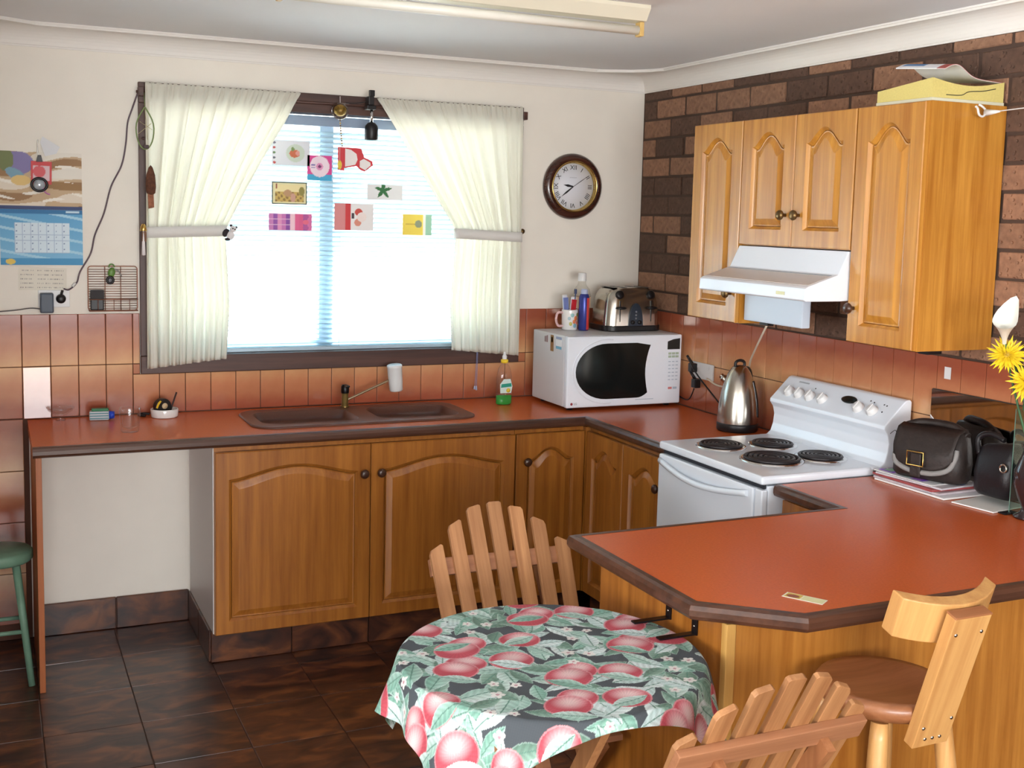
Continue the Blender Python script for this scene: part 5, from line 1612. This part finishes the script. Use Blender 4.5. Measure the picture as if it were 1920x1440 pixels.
def c2(U, V, c):
    c[:] = (222, 70, 150); c[V < .24] = (66, 176, 222)
    c[ell(U, V, .5, .56, .40, .42) < 1] = (246, 226, 240); c[ell(U, V, .5, .56, .14, .15) < 1] = (226, 150, 196); c[ell(U, V, .5, .56, .06, .07) < 1] = (120, 50, 110)
    c[rc(U, V, .14, .32, .60, .63) | rc(U, V, .14, .32, .50, .53)] = (120, 110, 180)
    return c
hcard('greeting_card', 'pink and blue card with a white disc', -1.643, -1.535, 1.873, 1.980, c2)
def stocking(bm): pass
st = thing('greeting_card', 'red and white boot-shaped card hanging on the blind', 'card', (-1.51, 0.036, 1.919), 0, 'greeting cards on the blind')
M_cred = mat('card_red', (214, 62, 70), 0.5); M_cwhite = mat('card_white', (244, 238, 238), 0.5)
mk('boot', M_cred, st, lambda bm: prism(bm, [(0.002, 0.004), (0.030, 0.0), (0.030, 0.012), (0.085, 0.022), (0.105, 0.006), (0.122, 0.0), (0.160, 0.028), (0.158, 0.045), (0.120, 0.062), (0.108, 0.095), (0.10, 0.10), (0.002, 0.102)], 0.0, 0.0012, 'Y'))
mk('fur_patch', M_cwhite, st, lambda bm: prism(bm, [(0.034, 0.018), (0.080, 0.028), (0.090, 0.05), (0.085, 0.075), (0.06, 0.092), (0.034, 0.096)], -0.0008, -0.0001, 'Y'))
mk('fur_patch', M_cwhite, st, lambda bm: prism(bm, [(0.100, 0.018), (0.125, 0.006), (0.150, 0.028), (0.148, 0.040), (0.118, 0.055), (0.10, 0.045)], -0.0008, -0.0001, 'Y'))
def c4(U, V, c):
    c[:] = (232, 226, 180); n = np.sin(U * 40) * np.sin(V * 23 + U * 9)
    c[rc(U, V, .10, .90, .10, .90)] = (240, 226, 170)
    m = rc(U, V, .10, .90, .10, .55); c[m] = (206, 176, 96)
    c[m & (n > .2)] = (150, 120, 64); c[ell(U, V, .45, .5, .12, .15) < 1] = (190, 150, 110); c[ell(U, V, .60, .3, .08, .2) < 1] = (206, 160, 140)
    c[ell(U, V, .85, .6, .08, .2) < 1] = (150, 140, 70); c[ell(U, V, .13, .8, .03, .12) < 1] = (150, 80, 60)
    c[~rc(U, V, .035, .965, .05, .95)] = (62, 76, 64)
    return c
hcard('greeting_card', 'dark-bordered card with a yellow landscape picture', -1.796, -1.644, 1.767, 1.862, c4)
def c5(U, V, c):
    c[:] = (238, 240, 242)
    a = np.arctan2((V - .62) * .45, U - .45); r = np.hypot((V - .62) * .42, U - .45)
    fr = np.abs(((a - .3) / (2 * math.pi / 5)) % 1 - .5) * 2; c[r < .08 + .17 * fr ** 1.3] = (44, 112, 62)
    return c
hcard('greeting_card', 'white card with a dark green star', -1.374, -1.211, 1.798, 1.865, c5)
def c6(U, V, c):
    k = (U * 10).astype(int)
    pal = np.array([(206, 130, 190), (150, 84, 170), (226, 150, 196), (206, 120, 186), (140, 76, 166), (246, 206, 220), (230, 100, 150), (226, 96, 146), (160, 90, 170), (226, 120, 176), (226, 120, 176)])
    c[:] = pal[np.clip(k, 0, 10)]
    for v in (.17, .5, .83):
        c[ell(U, V, .86, v, .07, .15) < 1] = (236, 110, 140) if v == .5 else (190, 90, 160)
    c[(np.abs((V * 9) % 1 - .5) > .42) & (U < .5)] = (232, 190, 220)
    return c
hcard('greeting_card', 'purple and pink striped card', -1.809, -1.622, 1.656, 1.728, c6)
def c7(U, V, c):
    c[:] = (244, 242, 242)
    m = U < .30; c[m] = (240, 190, 190); c[m & (((U * 34) % 1 < .5) ^ ((V * 22) % 1 < .5))] = (206, 70, 80)
    c[rc(U, V, .28, .42, 0, 1)] = (214, 60, 66)
    c[ell(U, V, .62, .68, .10, .14) < 1] = (206, 78, 70); c[ell(U, V, .60, .30, .09, .14) < 1] = (226, 150, 130); c[rc(U, V, .44, .50, .44, .64)] = (70, 60, 70)
    c[ell(U, V, .70, .5, .12, .18) < 1] = (246, 232, 228)
    return c
hcard('greeting_card', 'red gingham card with a white half', -1.522, -1.345, 1.661, 1.778, c7, 0.002)
def c8(U, V, c):
    c[:] = (250, 226, 96); c[U > .70] = (250, 250, 240); c[U > .78] = (160, 206, 180); c[ell(U, V, .54, .54, .12, .18) < 1] = (150, 160, 130); c[rc(U, V, .1, .4, .5, .56)] = (220, 190, 80)
    return c
hcard('greeting_card', 'yellow card with a mint strip beside the curtain', -1.208, -1.070, 1.644, 1.737, c8)

# ------------------------------------------------------------------ things hanging about the window
lamp = thing('clip_lamp', 'black clip-on lamp hanging from the window head', 'lamp', (-1.405, -0.098, 2.18))
mk('clamp', M_black, lamp, lambda bm: (box(bm, (-0.012, -0.014, 0.015), (0.012, 0.040, 0.052), 0.003), box(bm, (-0.008, -0.010, 0.052), (0.016, 0.006, 0.078), 0.003), box(bm, (-0.018, -0.012, -0.004), (0.022, 0.034, 0.014), 0.003)))
mk('stem', M_chrome, lamp, lambda bm: cyl(bm, (0.004, -0.002, -0.062), (0.004, -0.002, -0.004), 0.0065, n=12))
mk('shade', M_black, lamp, lambda bm: lathe(bm, [(0.010, -0.058), (0.016, -0.060), (0.026, -0.072), (0.029, -0.085), (0.029, -0.128), (0.027, -0.131), (0.024, -0.128), (0.024, -0.08), (0, -0.07)], (0.004, -0.002, 0), n=24))
cordo = mk('lamp_cord', M_black, lamp, lambda bm: tube(bm, [(-0.012, 0.02, 0.030), (-0.06, 0.032, 0.022), (-0.10, 0.034, 0.020)], 0.002, n=6))
bb = thing('hanging_bauble', 'clear glass bauble with gold inside and a bead string', 'ornament', (-1.528, -0.062, 2.165))
mk('glass_ball', glass('bauble_glass', (250, 248, 240), 0.0, 1.15), bb, lambda bm: sphere(bm, (0, 0, 0), 0.036, n=24, m=16))
mk('gold_core', mat('gold_leaf', (150, 120, 56), 0.4, metal=0.6, var=0.3, vscale=150), bb, lambda bm: sphere(bm, (0, 0, 0.003), 0.024, (1, 1, .9)))
mk('hang_thread', M_whitep, bb, lambda bm: cyl(bm, (0, 0.0, 0.036), (0, 0.002, 0.062), 0.0012, n=5))
for i in range(11):
    mk('bead', mat('amber_bead', (190, 160, 80), 0.3) if i % 2 else mat('dark_bead', (120, 92, 62), 0.3), bb, lambda bm: sphere(bm, (0, 0, 0), 0.0038, n=8, m=6), (0.001 * i % 3, 0, -0.040 - 0.0105 * i))
mk('bead_thread', M_whitep, bb, lambda bm: cyl(bm, (0, 0, -0.215), (0, 0, -0.036), 0.0008, n=5))
mk('yellow_charm', mat('yellow_charm', (236, 206, 70), 0.4), bb, lambda bm: sphere(bm, (0, 0, -0.225), 0.012, (.8, .4, 1.6), 12, 8))

loop = thing('hoop_ornament', 'green leaf-shaped hoop ornament at the curtain corner', 'ornament', (-2.326, -0.085, 2.055))
mk('hoop', mat('green_wire', (120, 140, 84), 0.5), loop, lambda bm: tube(bm, [(0.034 * math.sin(a) * (1 if math.cos(a) < 0 else (1 - 0.75 * math.cos(a) ** 2)), 0, -0.005 + 0.082 * math.cos(a)) for a in [2 * math.pi * i / 28 for i in range(28)]], 0.0028, n=6, closed=True))
mk('web', mat('pale_thread', (190, 180, 130), 0.6), loop, lambda bm: [tube(bm, [a, b], 0.0008, n=4, smooth_path=False) for a, b in (((0, 0, .07), (.01, 0, -.05)), ((-.02, 0, .02), (.028, 0, -.01)), ((.024, 0, .015), (-.028, 0, -.03)))])
mk('charm', mat('dark_charm', (70, 50, 50), 0.5), loop, lambda bm: (sphere(bm, (-0.008, -0.003, -0.045), 0.007), box(bm, (-0.006, -0.008, -0.085), (0.014, 0.002, -0.070), 0.003)))
mk('hanger', mat('green_wire', (120, 140, 84), 0.5), loop, lambda bm: cyl(bm, (0, 0, 0.077), (0, 0.02, 0.135), 0.0012, n=5))
fd = thing('feather_ornament', 'brown feather ornament hanging against the curtain', 'ornament', (-2.306, -0.085, 1.822))
mk('feather', mat('brown_feather', (92, 54, 36), 0.8, var=0.4, vscale=90, bump=0.5), fd, lambda bm: lathe(bm, [(0, 0.085), (0.008, 0.075), (0.017, 0.045), (0.020, 0.0), (0.017, -0.025), (0.009, -0.032), (0, -0.033)], n=16, sy=0.5))
mk('tail', mat('rust_tail', (150, 96, 70), 0.8, var=0.3, vscale=60), fd, lambda bm: prism(bm, [(-0.012, -0.028), (0.010, -0.028), (0.012, -0.082), (-0.010, -0.088)], -0.004, 0.004, 'Y', 0.002))
bell = thing('brass_bell', 'little brass bell hooked at the end of the tie-back', 'ornament', (-2.336, -0.085, 1.655))
mk('bell_dome', mat('brass', (206, 170, 96), 0.25, metal=1.0), bell, lambda bm: lathe(bm, [(0, 0.020), (0.006, 0.018), (0.011, 0.008), (0.014, -0.008), (0.013, -0.010), (0.008, 0.004), (0, 0.012)], n=16))
mk('tassel', mat('white_tassel', (236, 230, 230), 0.8), bell, lambda bm: lathe(bm, [(0, -0.004), (0.004, -0.012), (0.006, -0.06), (0.008, -0.105), (0, -0.107)], n=10))
mk('ribbon', mat('brown_ribbon', (120, 84, 62), 0.7), bell, lambda bm: box(bm, (-0.006, -0.004, -0.052), (0.012, 0.004, -0.012), 0.003))
kn = tag(mk('tie_knob', M_brass, None, lambda bm: lathe(bm, [(0, 0), (0.006, 0), (0.006, 0.020), (0.012, 0.026), (0.012, 0.034), (0, 0.038)], n=16), (-0.662, -0.0305, 1.672), (math.pi / 2, 0, 0)), 'brass curtain tie knob on the window frame near the clock', 'knob')

pd = thing('panda_clip', 'small black and white plush bear clipped to the curtain tie-back', 'toy', (-2.000, -0.098, 1.648))
M_fw = mat('white_plush', (232, 228, 228), 0.95, bump=0.5, bscale=500); M_fb = mat('black_plush', (52, 46, 50), 0.95, bump=0.5, bscale=500)
mk('body', M_fw, pd, lambda bm: (sphere(bm, (0.004, 0, -0.014), 0.017, (1, .8, 1.1)), sphere(bm, (0.014, -0.006, 0.012), 0.014, (1, .95, .95))))
mk('limb', M_fb, pd, lambda bm: sphere(bm, (-0.014, 0, -0.004), 0.012, (1.1, .7, 1.5), rot=Matrix.Rotation(0.5, 3, 'Y')))
mk('limb', M_fb, pd, lambda bm: sphere(bm, (-0.008, -0.004, -0.030), 0.008, (1.4, .8, .8)))
for xx, zz in ((0.006, 0.026), (0.027, 0.018)):
    mk('ear', M_fb, pd, lambda bm: sphere(bm, (xx, -0.004, zz), 0.0055))
for xx, zz in ((0.011, 0.014), (0.019, 0.011)):
    mk('eye_patch', M_fb, pd, lambda bm: sphere(bm, (xx, -0.0185, zz), 0.003))

# ------------------------------------------------------------------ calendar wall
def cal_top(U, V, c):
    n1 = np.sin(V * 15 + 1.6 * np.sin(U * 4 + 1)) * (0.6 + 0.4 * np.sin(U * 7 + V * 3)); n2 = np.sin(V * 34 + 2 * np.sin(U * 6)) * np.sin(U * 5 + V * 9)
    c[:] = (196, 168, 132); c[n1 > .25] = (226, 214, 196); c[n1 < -.45] = (150, 112, 70); c[n2 > .6] = (240, 234, 222)
    c[(V > .55) & (U > .45) & (n1 > -.1)] = (232, 226, 214); c[ell(U, V, .75, .42, .3, .07, -.1) < 1] = (150, 112, 62)
    c[ell(U, V, .22, .80, .20, .2) < 1] = (130, 120, 170); c[ell(U, V, .08, .85, .1, .2) < 1] = (110, 120, 70); c[ell(U, V, .2, .6, .08, .15, .8) < 1] = (120, 160, 180); c[ell(U, V, .26, .5, .12, .09) < 1] = (222, 190, 120)
    c[V < .06] = (40, 60, 110)
    return c
def cal_bot(U, V, c):
    t = V[:, None]
    c[:] = np.array((128, 190, 226)) * (1 - t) + np.array((84, 160, 210)) * t
    w = np.sin(U * 8 + V * 30) > .75; c[w] = (166, 212, 236)
    c[V > .93] = (26, 110, 166); c[V < .12] = (60, 146, 196)
    m = rc(U, V, .17, .84, .22, .76); c[m] = (214, 232, 244)
    g = m & (((np.abs(((U - .17) / .67 * 7) % 1) < .06)) | (np.abs(((V - .22) / .54 * 5) % 1) < .08)); c[g] = (166, 190, 216)
    dots = m & ((((U - .17) / .67 * 7) % 1 > .2) & (((U - .17) / .67 * 7) % 1 < .34) & (((V - .22) / .54 * 5) % 1 > .5) & (((V - .22) / .54 * 5) % 1 < .72)); c[dots] = (110, 140, 180)
    c[ell(U, V, .12, .06, .06, .05) < 1] = (224, 196, 90); c[rc(U, V, .80, .96, .945, .985)] = (200, 226, 240)
    return c
cal = thing('calendar', 'wall calendar with a sandy beach picture above a blue month page', 'calendar', (-2.708, -0.0015, 1.722))
printed('picture_page', 0.300, 0.222, 0.003, cal_top, cal, (0, -0.003, 0.110), (0, 0, 0), 0.0015)
printed('month_page', 0.300, 0.216, 0.0025, cal_bot, cal, (0, -0.003, -0.1095), (0, 0, 0), 0.0015)
def scribble_note(U, V, c):
    c[:] = (226, 220, 206)
    rs = np.random.default_rng(3)
    for r in range(5):
        v = .88 - .19 * r
        for s in range(26):
            u = .04 + .035 * s
            if (s in (8, 9)) or rs.random() < .12: continue
            h = rs.uniform(.03, .06)
            c[rc(U, V, u, u + .022, v - h * .5, v + h * .5) & (np.sin(U * 420 + r) > -.2)] = (110, 102, 104)
    return c
note = printed('handwritten_note', 0.175, 0.088, 0.0015, scribble_note, None, (-2.708, -0.003, 1.449), (0, 0.015, 0), 0.001)
tag(note, 'cream note with rows of handwriting below the calendar', 'note')
clipb = thing('bulldog_clip', 'small clip with a red tag and black ring at the calendar top', 'clip', (-2.712, -0.006, 1.905))
mk('clip_jaw', M_blackm, clipb, lambda bm: prism(bm, [(-0.012, 0.0), (0.012, 0.0), (0.006, 0.026), (-0.006, 0.026)], -0.010, -0.001, 'Y', 0.001))
mk('clip_arm', M_chrome, clipb, lambda bm: tube(bm, [(-0.004, -0.006, 0.022), (-0.006, -0.006, 0.060), (-0.004, -0.006, 0.085)], 0.002, n=6))
printed('red_tag', 0.075, 0.088, 0.003, lambda U, V, c: np.where(rc(U, V, .12, .88, .15, .80)[:, None], np.where((ell(U, V, .4, .55, .3, .25) < 1)[:, None], (214, 90, 96), (222, 190, 196)), (206, 66, 70)), clipb, (0.006, -0.0055, -0.042), (0, 0.02, 0), 0.001)
mk('black_ring', M_black, clipb, lambda bm: tube(bm, [(-0.002 + 0.028 * math.cos(a), -0.010, -0.088 + 0.025 * math.sin(a)) for a in [2 * math.pi * i / 24 for i in range(24)]], 0.005, n=8, closed=True))
mk('ring_disc', mat('pearl_disc', (196, 206, 214), 0.2, metal=0.4), clipb, lambda bm: lathe(bm, [(0.021, 0), (0.021, 0.002), (0, 0.003)], n=20), (-0.002, -0.008, -0.088), (math.pi / 2, 0, 0))
mk('paper_slip', mat('slip_paper', (224, 226, 230), 0.7), clipb, lambda bm: prism(bm, [(0.004, 0.075), (0.012, 0.098), (0.075, 0.060), (0.062, 0.034), (0.02, 0.022)], -0.0045, -0.0035, 'Y'))
mk('pink_tassel', mat('pink_ribbon', (196, 120, 176), 0.6), clipb, lambda bm: tube(bm, [(0.012, -0.008, -0.10), (0.02, -0.008, -0.118), (0.036, -0.008, -0.125)], 0.003, n=6))

ow = thing('wall_outlet', 'white power outlet plate under the handwritten note', 'power outlet', (-2.668, -0.0008, 1.372))
mk('plate', M_whitep, ow, lambda bm: box(bm, (-0.058, -0.007, -0.034), (0.058, 0, 0.034), 0.002))
mk('switch', M_whitep, ow, lambda bm: box(bm, (0.034, -0.010, 0.012), (0.046, -0.0071, 0.028), 0.001))
ad = thing('power_adapter', 'grey power adapter block plugged in above the tiles', 'adapter', (-2.695, -0.0085, 1.358))
mk('adapter_body', mat('slate_grey_plastic', (74, 84, 98), 0.45), ad, lambda bm: box(bm, (-0.026, -0.042, -0.040), (0.024, 0, 0.038), 0.006))
mk('adapter_lead', mat('grey_lead', (90, 84, 84), 0.5), ad, lambda bm: tube(bm, [(-0.024, -0.02, -0.025), (-0.06, -0.012, -0.022), (-0.12, -0.010, -0.030), (-0.22, -0.010, -0.036), (-0.325, -0.012, -0.030)], 0.0025, n=6))
pg = thing('round_plug', 'round black plug beside the grey power adapter', 'plug', (-2.643, -0.0085, 1.372))
mk('plug_body', M_black, pg, lambda bm: lathe(bm, [(0, 0), (0.018, 0), (0.019, 0.008), (0.016, 0.026), (0.008, 0.030), (0, 0.030)], n=20), rot=(math.pi / 2, 0, 0))
mk('plug_stem', M_black, pg, lambda bm: cyl(bm, (0, -0.014, 0.012), (0.006, -0.014, 0.034), 0.005, n=8))
lc = tag(mk('wall_cable', mat('mauve_grey_cable', (96, 80, 88), 0.5), None, lambda bm: tube(bm, [(-2.346, -0.030, 2.190), (-2.365, -0.008, 2.13), (-2.383, -0.006, 2.073), (-2.391, -0.006, 1.989), (-2.408, -0.006, 1.904), (-2.449, -0.006, 1.818), (-2.477, -0.006, 1.712), (-2.512, -0.006, 1.626), (-2.529, -0.006, 1.552), (-2.570, -0.006, 1.478), (-2.583, -0.007, 1.435), (-2.612, -0.012, 1.408), (-2.632, -0.0225, 1.412)], 0.0032, n=8)), 'thin grey cable trailing down the wall from curtain rod to plug', 'cable')
mk('cable_sleeve', M_whitep, lc, lambda bm: cyl(bm, (-2.600, -0.010, 1.420), (-2.588, -0.008, 1.434), 0.0055, n=10))

rk = thing('wire_rack', 'copper wire letter rack on the wall beside the window', 'rack', (-2.447, -0.002, 1.408))
M_cop = mat('copper_wire', (150, 104, 84), 0.35, metal=0.7)
mk('frame', M_cop, rk, lambda bm: tube(bm, [(a, -0.006, b) for a, b in rrect(0, 0.004, 0.188, 0.178, 0.012, 4)], 0.0024, n=6, closed=True))
for i in range(17):
    mk('wire', M_cop, rk, lambda bm: cyl(bm, (-0.093, -0.004, 0), (0.093, -0.004, 0), 0.0014, n=5), (0, 0, 0.080 - 0.0098 * i))
for xx in (-0.03, 0.03):
    mk('wire', M_cop, rk, lambda bm: cyl(bm, (xx, -0.008, -0.084), (xx, -0.008, 0.092), 0.0016, n=5))
def pocket(bm):
    tube(bm, [(-0.092, -0.006, -0.036), (-0.092, -0.045, -0.038), (0.092, -0.045, -0.038), (0.092, -0.006, -0.036)], 0.0022, n=6, smooth_path=False)
    tube(bm, [(-0.092, -0.006, -0.084), (-0.092, -0.045, -0.084), (0.092, -0.045, -0.084), (0.092, -0.006, -0.084)], 0.0022, n=6, smooth_path=False)
    for xx in (-0.06, 0.0, 0.06):
        cyl(bm, (xx, -0.045, -0.084), (xx, -0.045, -0.038), 0.0014, n=5)
mk('pocket', M_cop, rk, pocket)
ph = thing('black_case', 'small black case tucked in the wire rack pocket', 'case', (-2.508, -0.026, 1.3265))
mk('case_body', M_black, ph, lambda bm: box(bm, (-0.026, -0.011, 0), (0.024, 0.012, 0.080), 0.004))
mk('case_flap', mat('black_leatherette', (38, 32, 34), 0.6), ph, lambda bm: box(bm, (-0.0265, -0.0125, 0.045), (0.0245, -0.0112, 0.081), 0.0005))
gc = thing('green_key_clip', 'green clip with a black wheel hung on the wire rack top', 'clip', (-2.452, -0.016, 1.480))
mk('clip_body', mat('leaf_green_plastic', (96, 136, 62), 0.4), gc, lambda bm: (sphere(bm, (0, 0, -0.004), 0.014, (1, .6, 1.5), rot=Matrix.Rotation(0.25, 3, 'Y')), tube(bm, [(-0.010, 0, 0.016), (-0.006, 0, 0.028), (0.006, 0, 0.028), (0.012, 0, 0.018)], 0.003, n=6)))
mk('wheel', M_black, gc, lambda bm: tube(bm, [(-0.006 + 0.012 * math.cos(a), -0.008, -0.034 + 0.013 * math.sin(a)) for a in [2 * math.pi * i / 18 for i in range(18)]], 0.0048, n=7, closed=True))
mk('hub', M_grey, gc, lambda bm: lathe(bm, [(0.008, 0), (0.008, 0.003), (0, 0.003)], n=14), (-0.006, -0.006, -0.034), (math.pi / 2, 0, 0))
mk('strap', mat('grey_strap', (140, 136, 132), 0.6), gc, lambda bm: tube(bm, [(0.010, 0, 0.008), (0.026, -0.002, 0.002), (0.038, 0, -0.020)], 0.003, n=6))
for xx, zz in ((-2.362, 1.800), (-2.362, 1.555), (-2.477, 1.712 - 0.03)):
    pass

# ------------------------------------------------------------------ small things on the worktop
M_gl = clear_pane('drinking_glass', (253, 254, 254))
tum = thing('tumbler', 'clear thick-bottomed drinking glass standing alone near the worktop edge', 'glass', (-2.428, -0.395, ZC + 0.001))
mk('glass_wall', M_gl, tum, lambda bm: lathe(bm, [(0, 0), (0.030, 0), (0.033, 0.004), (0.039, 0.080), (0.0395, 0.092), (0.0365, 0.092), (0.0355, 0.080), (0.030, 0.022), (0.015, 0.014), (0, 0.013)], n=32))
dish = thing('glass_dish', 'low clear glass dish on feet against the tiles', 'dish', (-2.655, -0.075, ZC + 0.001))
mk('dish_bowl', M_gl, dish, lambda bm: lathe(bm, [(0, 0), (0.018, 0), (0.018, 0.006), (0.006, 0.014), (0.02, 0.022), (0.046, 0.040), (0.052, 0.052), (0.049, 0.052), (0.042, 0.043), (0.015, 0.027), (0, 0.024)], n=28))
pk = thing('marker_packet', 'packet of green and white markers with a blue cap end', 'packet', (-2.508, -0.105, ZC + 0.001), -0.12)
mk('sleeve', mat('packet_silver', (186, 194, 200), 0.3), pk, lambda bm: box(bm, (-0.042, -0.018, 0.0), (0.032, 0.018, 0.036), 0.005))
mk('green_top', mat('packet_green', (34, 120, 76), 0.4), pk, lambda bm: box(bm, (-0.034, -0.014, 0.0362), (0.030, 0.014, 0.046), 0.003))
mk('blue_cap', mat('packet_blue', (36, 70, 190), 0.4), pk, lambda bm: cyl(bm, (0.0322, 0, 0.018), (0.052, 0, 0.018), 0.0165, 0.014, n=18))
for i in range(3):
    mk('stripe', mat('packet_teal', (70, 130, 140), 0.4), pk, lambda bm: box(bm, (-0.040, -0.0186, 0.006 + 0.010 * i), (0.030, -0.0181, 0.010 + 0.010 * i)))
ash = thing('white_dish', 'round white dish holding a tape measure and odds and ends', 'dish', (-2.263, -0.105, ZC + 0.001))
mk('dish_wall', mat('white_china', (232, 230, 228), 0.15, coat=0.4), ash, lambda bm: lathe(bm, [(0, 0), (0.050, 0), (0.053, 0.004), (0.055, 0.030), (0.053, 0.034), (0.048, 0.032), (0.045, 0.008), (0, 0.007)], n=32))
tm = thing('tape_measure', 'black and yellow tape measure lying in the white dish', 'tape measure', (-2.272, -0.108, ZC + 0.0095), 0.3)
mk('tape_case', M_black, tm, lambda bm: prism(bm, [(0.034 * math.cos(a), 0.034 + 0.034 * math.sin(a)) for a in [-0.6 + 4.3 * i / 16 for i in range(17)]] + [(-0.030, 0.002), (0.028, 0.002)], -0.015, 0.015, 'Y', 0.004))
mk('yellow_panel', mat('tape_yellow', (222, 180, 40), 0.4), tm, lambda bm: prism(bm, [(-0.034, 0.034), (-0.026, 0.052), (-0.016, 0.062), (-0.010, 0.058), (-0.020, 0.045), (-0.027, 0.030)], -0.0165, -0.0153, 'Y'))
mk('label_disc', mat('tape_label', (206, 178, 140), 0.4), tm, lambda bm: lathe(bm, [(0.012, 0), (0.012, 0.001), (0, 0.001)], n=16), (0.004, -0.0153, 0.038), (math.pi / 2, 0, 0))
pen = tag(mk('pencil', mat('dark_pencil', (62, 44, 40), 0.5), None, lambda bm: cyl(bm, (0, 0, 0), (0.030, 0.012, 0.085), 0.0035, n=8), (-2.242, -0.095, ZC + 0.011)), 'dark pencil stub leaning up out of the white dish', 'pencil')
lead = tag(mk('charger_cord', M_black, None, lambda bm: tube(bm, [(-2.315, -0.055, ZC + 0.006), (-2.345, -0.05, ZC + 0.008), (-2.36, -0.075, ZC + 0.006), (-2.335, -0.09, ZC + 0.006)], 0.005, n=8)), 'short coil of black cord beside the white dish', 'cord')

sp = thing('dish_soap_bottle', 'clear dish soap bottle with green liquid beside the microwave', 'bottle', (-0.800, -0.205, ZC + 0.001), 0.0)
mk('shell', M_clear, sp, lambda bm: lathe(bm, [(0, 0), (0.034, 0), (0.039, 0.006), (0.039, 0.06), (0.036, 0.10), (0.037, 0.125), (0.028, 0.165), (0.014, 0.185), (0.012, 0.192)], n=28, sy=0.6))
mk('liquid', mat('green_soap', (70, 196, 90), 0.1, trans=0.5, ior=1.33), sp, lambda bm: lathe(bm, [(0, 0.002), (0.0335, 0.002), (0.0375, 0.007), (0.0375, 0.042), (0, 0.042)], n=28, sy=0.58))
mk('label', mat('soap_label', (206, 226, 220), 0.5), sp, lambda bm: prism(bm, [(-0.028, 0.055), (0.024, 0.055), (0.030, 0.085), (0.020, 0.118), (-0.012, 0.118), (-0.030, 0.095)], -0.0262, -0.0242, 'Y'))
mk('label_band', mat('soap_teal', (40, 150, 130), 0.5), sp, lambda bm: prism(bm, [(-0.026, 0.080), (0.026, 0.084), (0.024, 0.100), (-0.024, 0.096)], -0.0270, -0.0263, 'Y'))
mk('label_lemon', mat('soap_yellow', (226, 196, 60), 0.5), sp, lambda bm: lathe(bm, [(0.010, 0), (0.010, 0.0008), (0, 0.0008)], n=14), (0.010, -0.0263, 0.067), (math.pi / 2, 0, 0))
mk('collar', mat('yellow_collar', (240, 204, 50), 0.4), sp, lambda bm: lathe(bm, [(0.0135, 0.188), (0.017, 0.192), (0.017, 0.202), (0.012, 0.206), (0, 0.206)], n=20))
mk('cap', M_whitep, sp, lambda bm: lathe(bm, [(0.010, 0.206), (0.011, 0.220), (0.006, 0.226), (0.005, 0.238), (0, 0.239)], n=18))
bc = thing('blind_cord', 'blue-grey blind pull cord with a plastic end hanging by the curtain', 'cord', (-0.872, -0.046, 0.955))
mk('cord_loop', mat('blue_grey_cord', (130, 140, 180), 0.5), bc, lambda bm: (tube(bm, [(0.004, 0, 0.0), (0.006, 0, 0.08), (0.008, 0, 0.20)], 0.0014, n=5), tube(bm, [(-0.004, 0, 0.0), (0.0, 0, 0.08), (0.004, 0, 0.20)], 0.0014, n=5)))
mk('end_drop', mat('pale_blue_plastic', (170, 180, 210), 0.3), bc, lambda bm: (lathe(bm, [(0, -0.016), (0.005, -0.014), (0.003, 0.004), (0, 0.006)], (0.004, 0, 0), n=10), lathe(bm, [(0, -0.012), (0.005, -0.010), (0.003, 0.004), (0, 0.006)], (-0.005, 0, 0), n=10)))
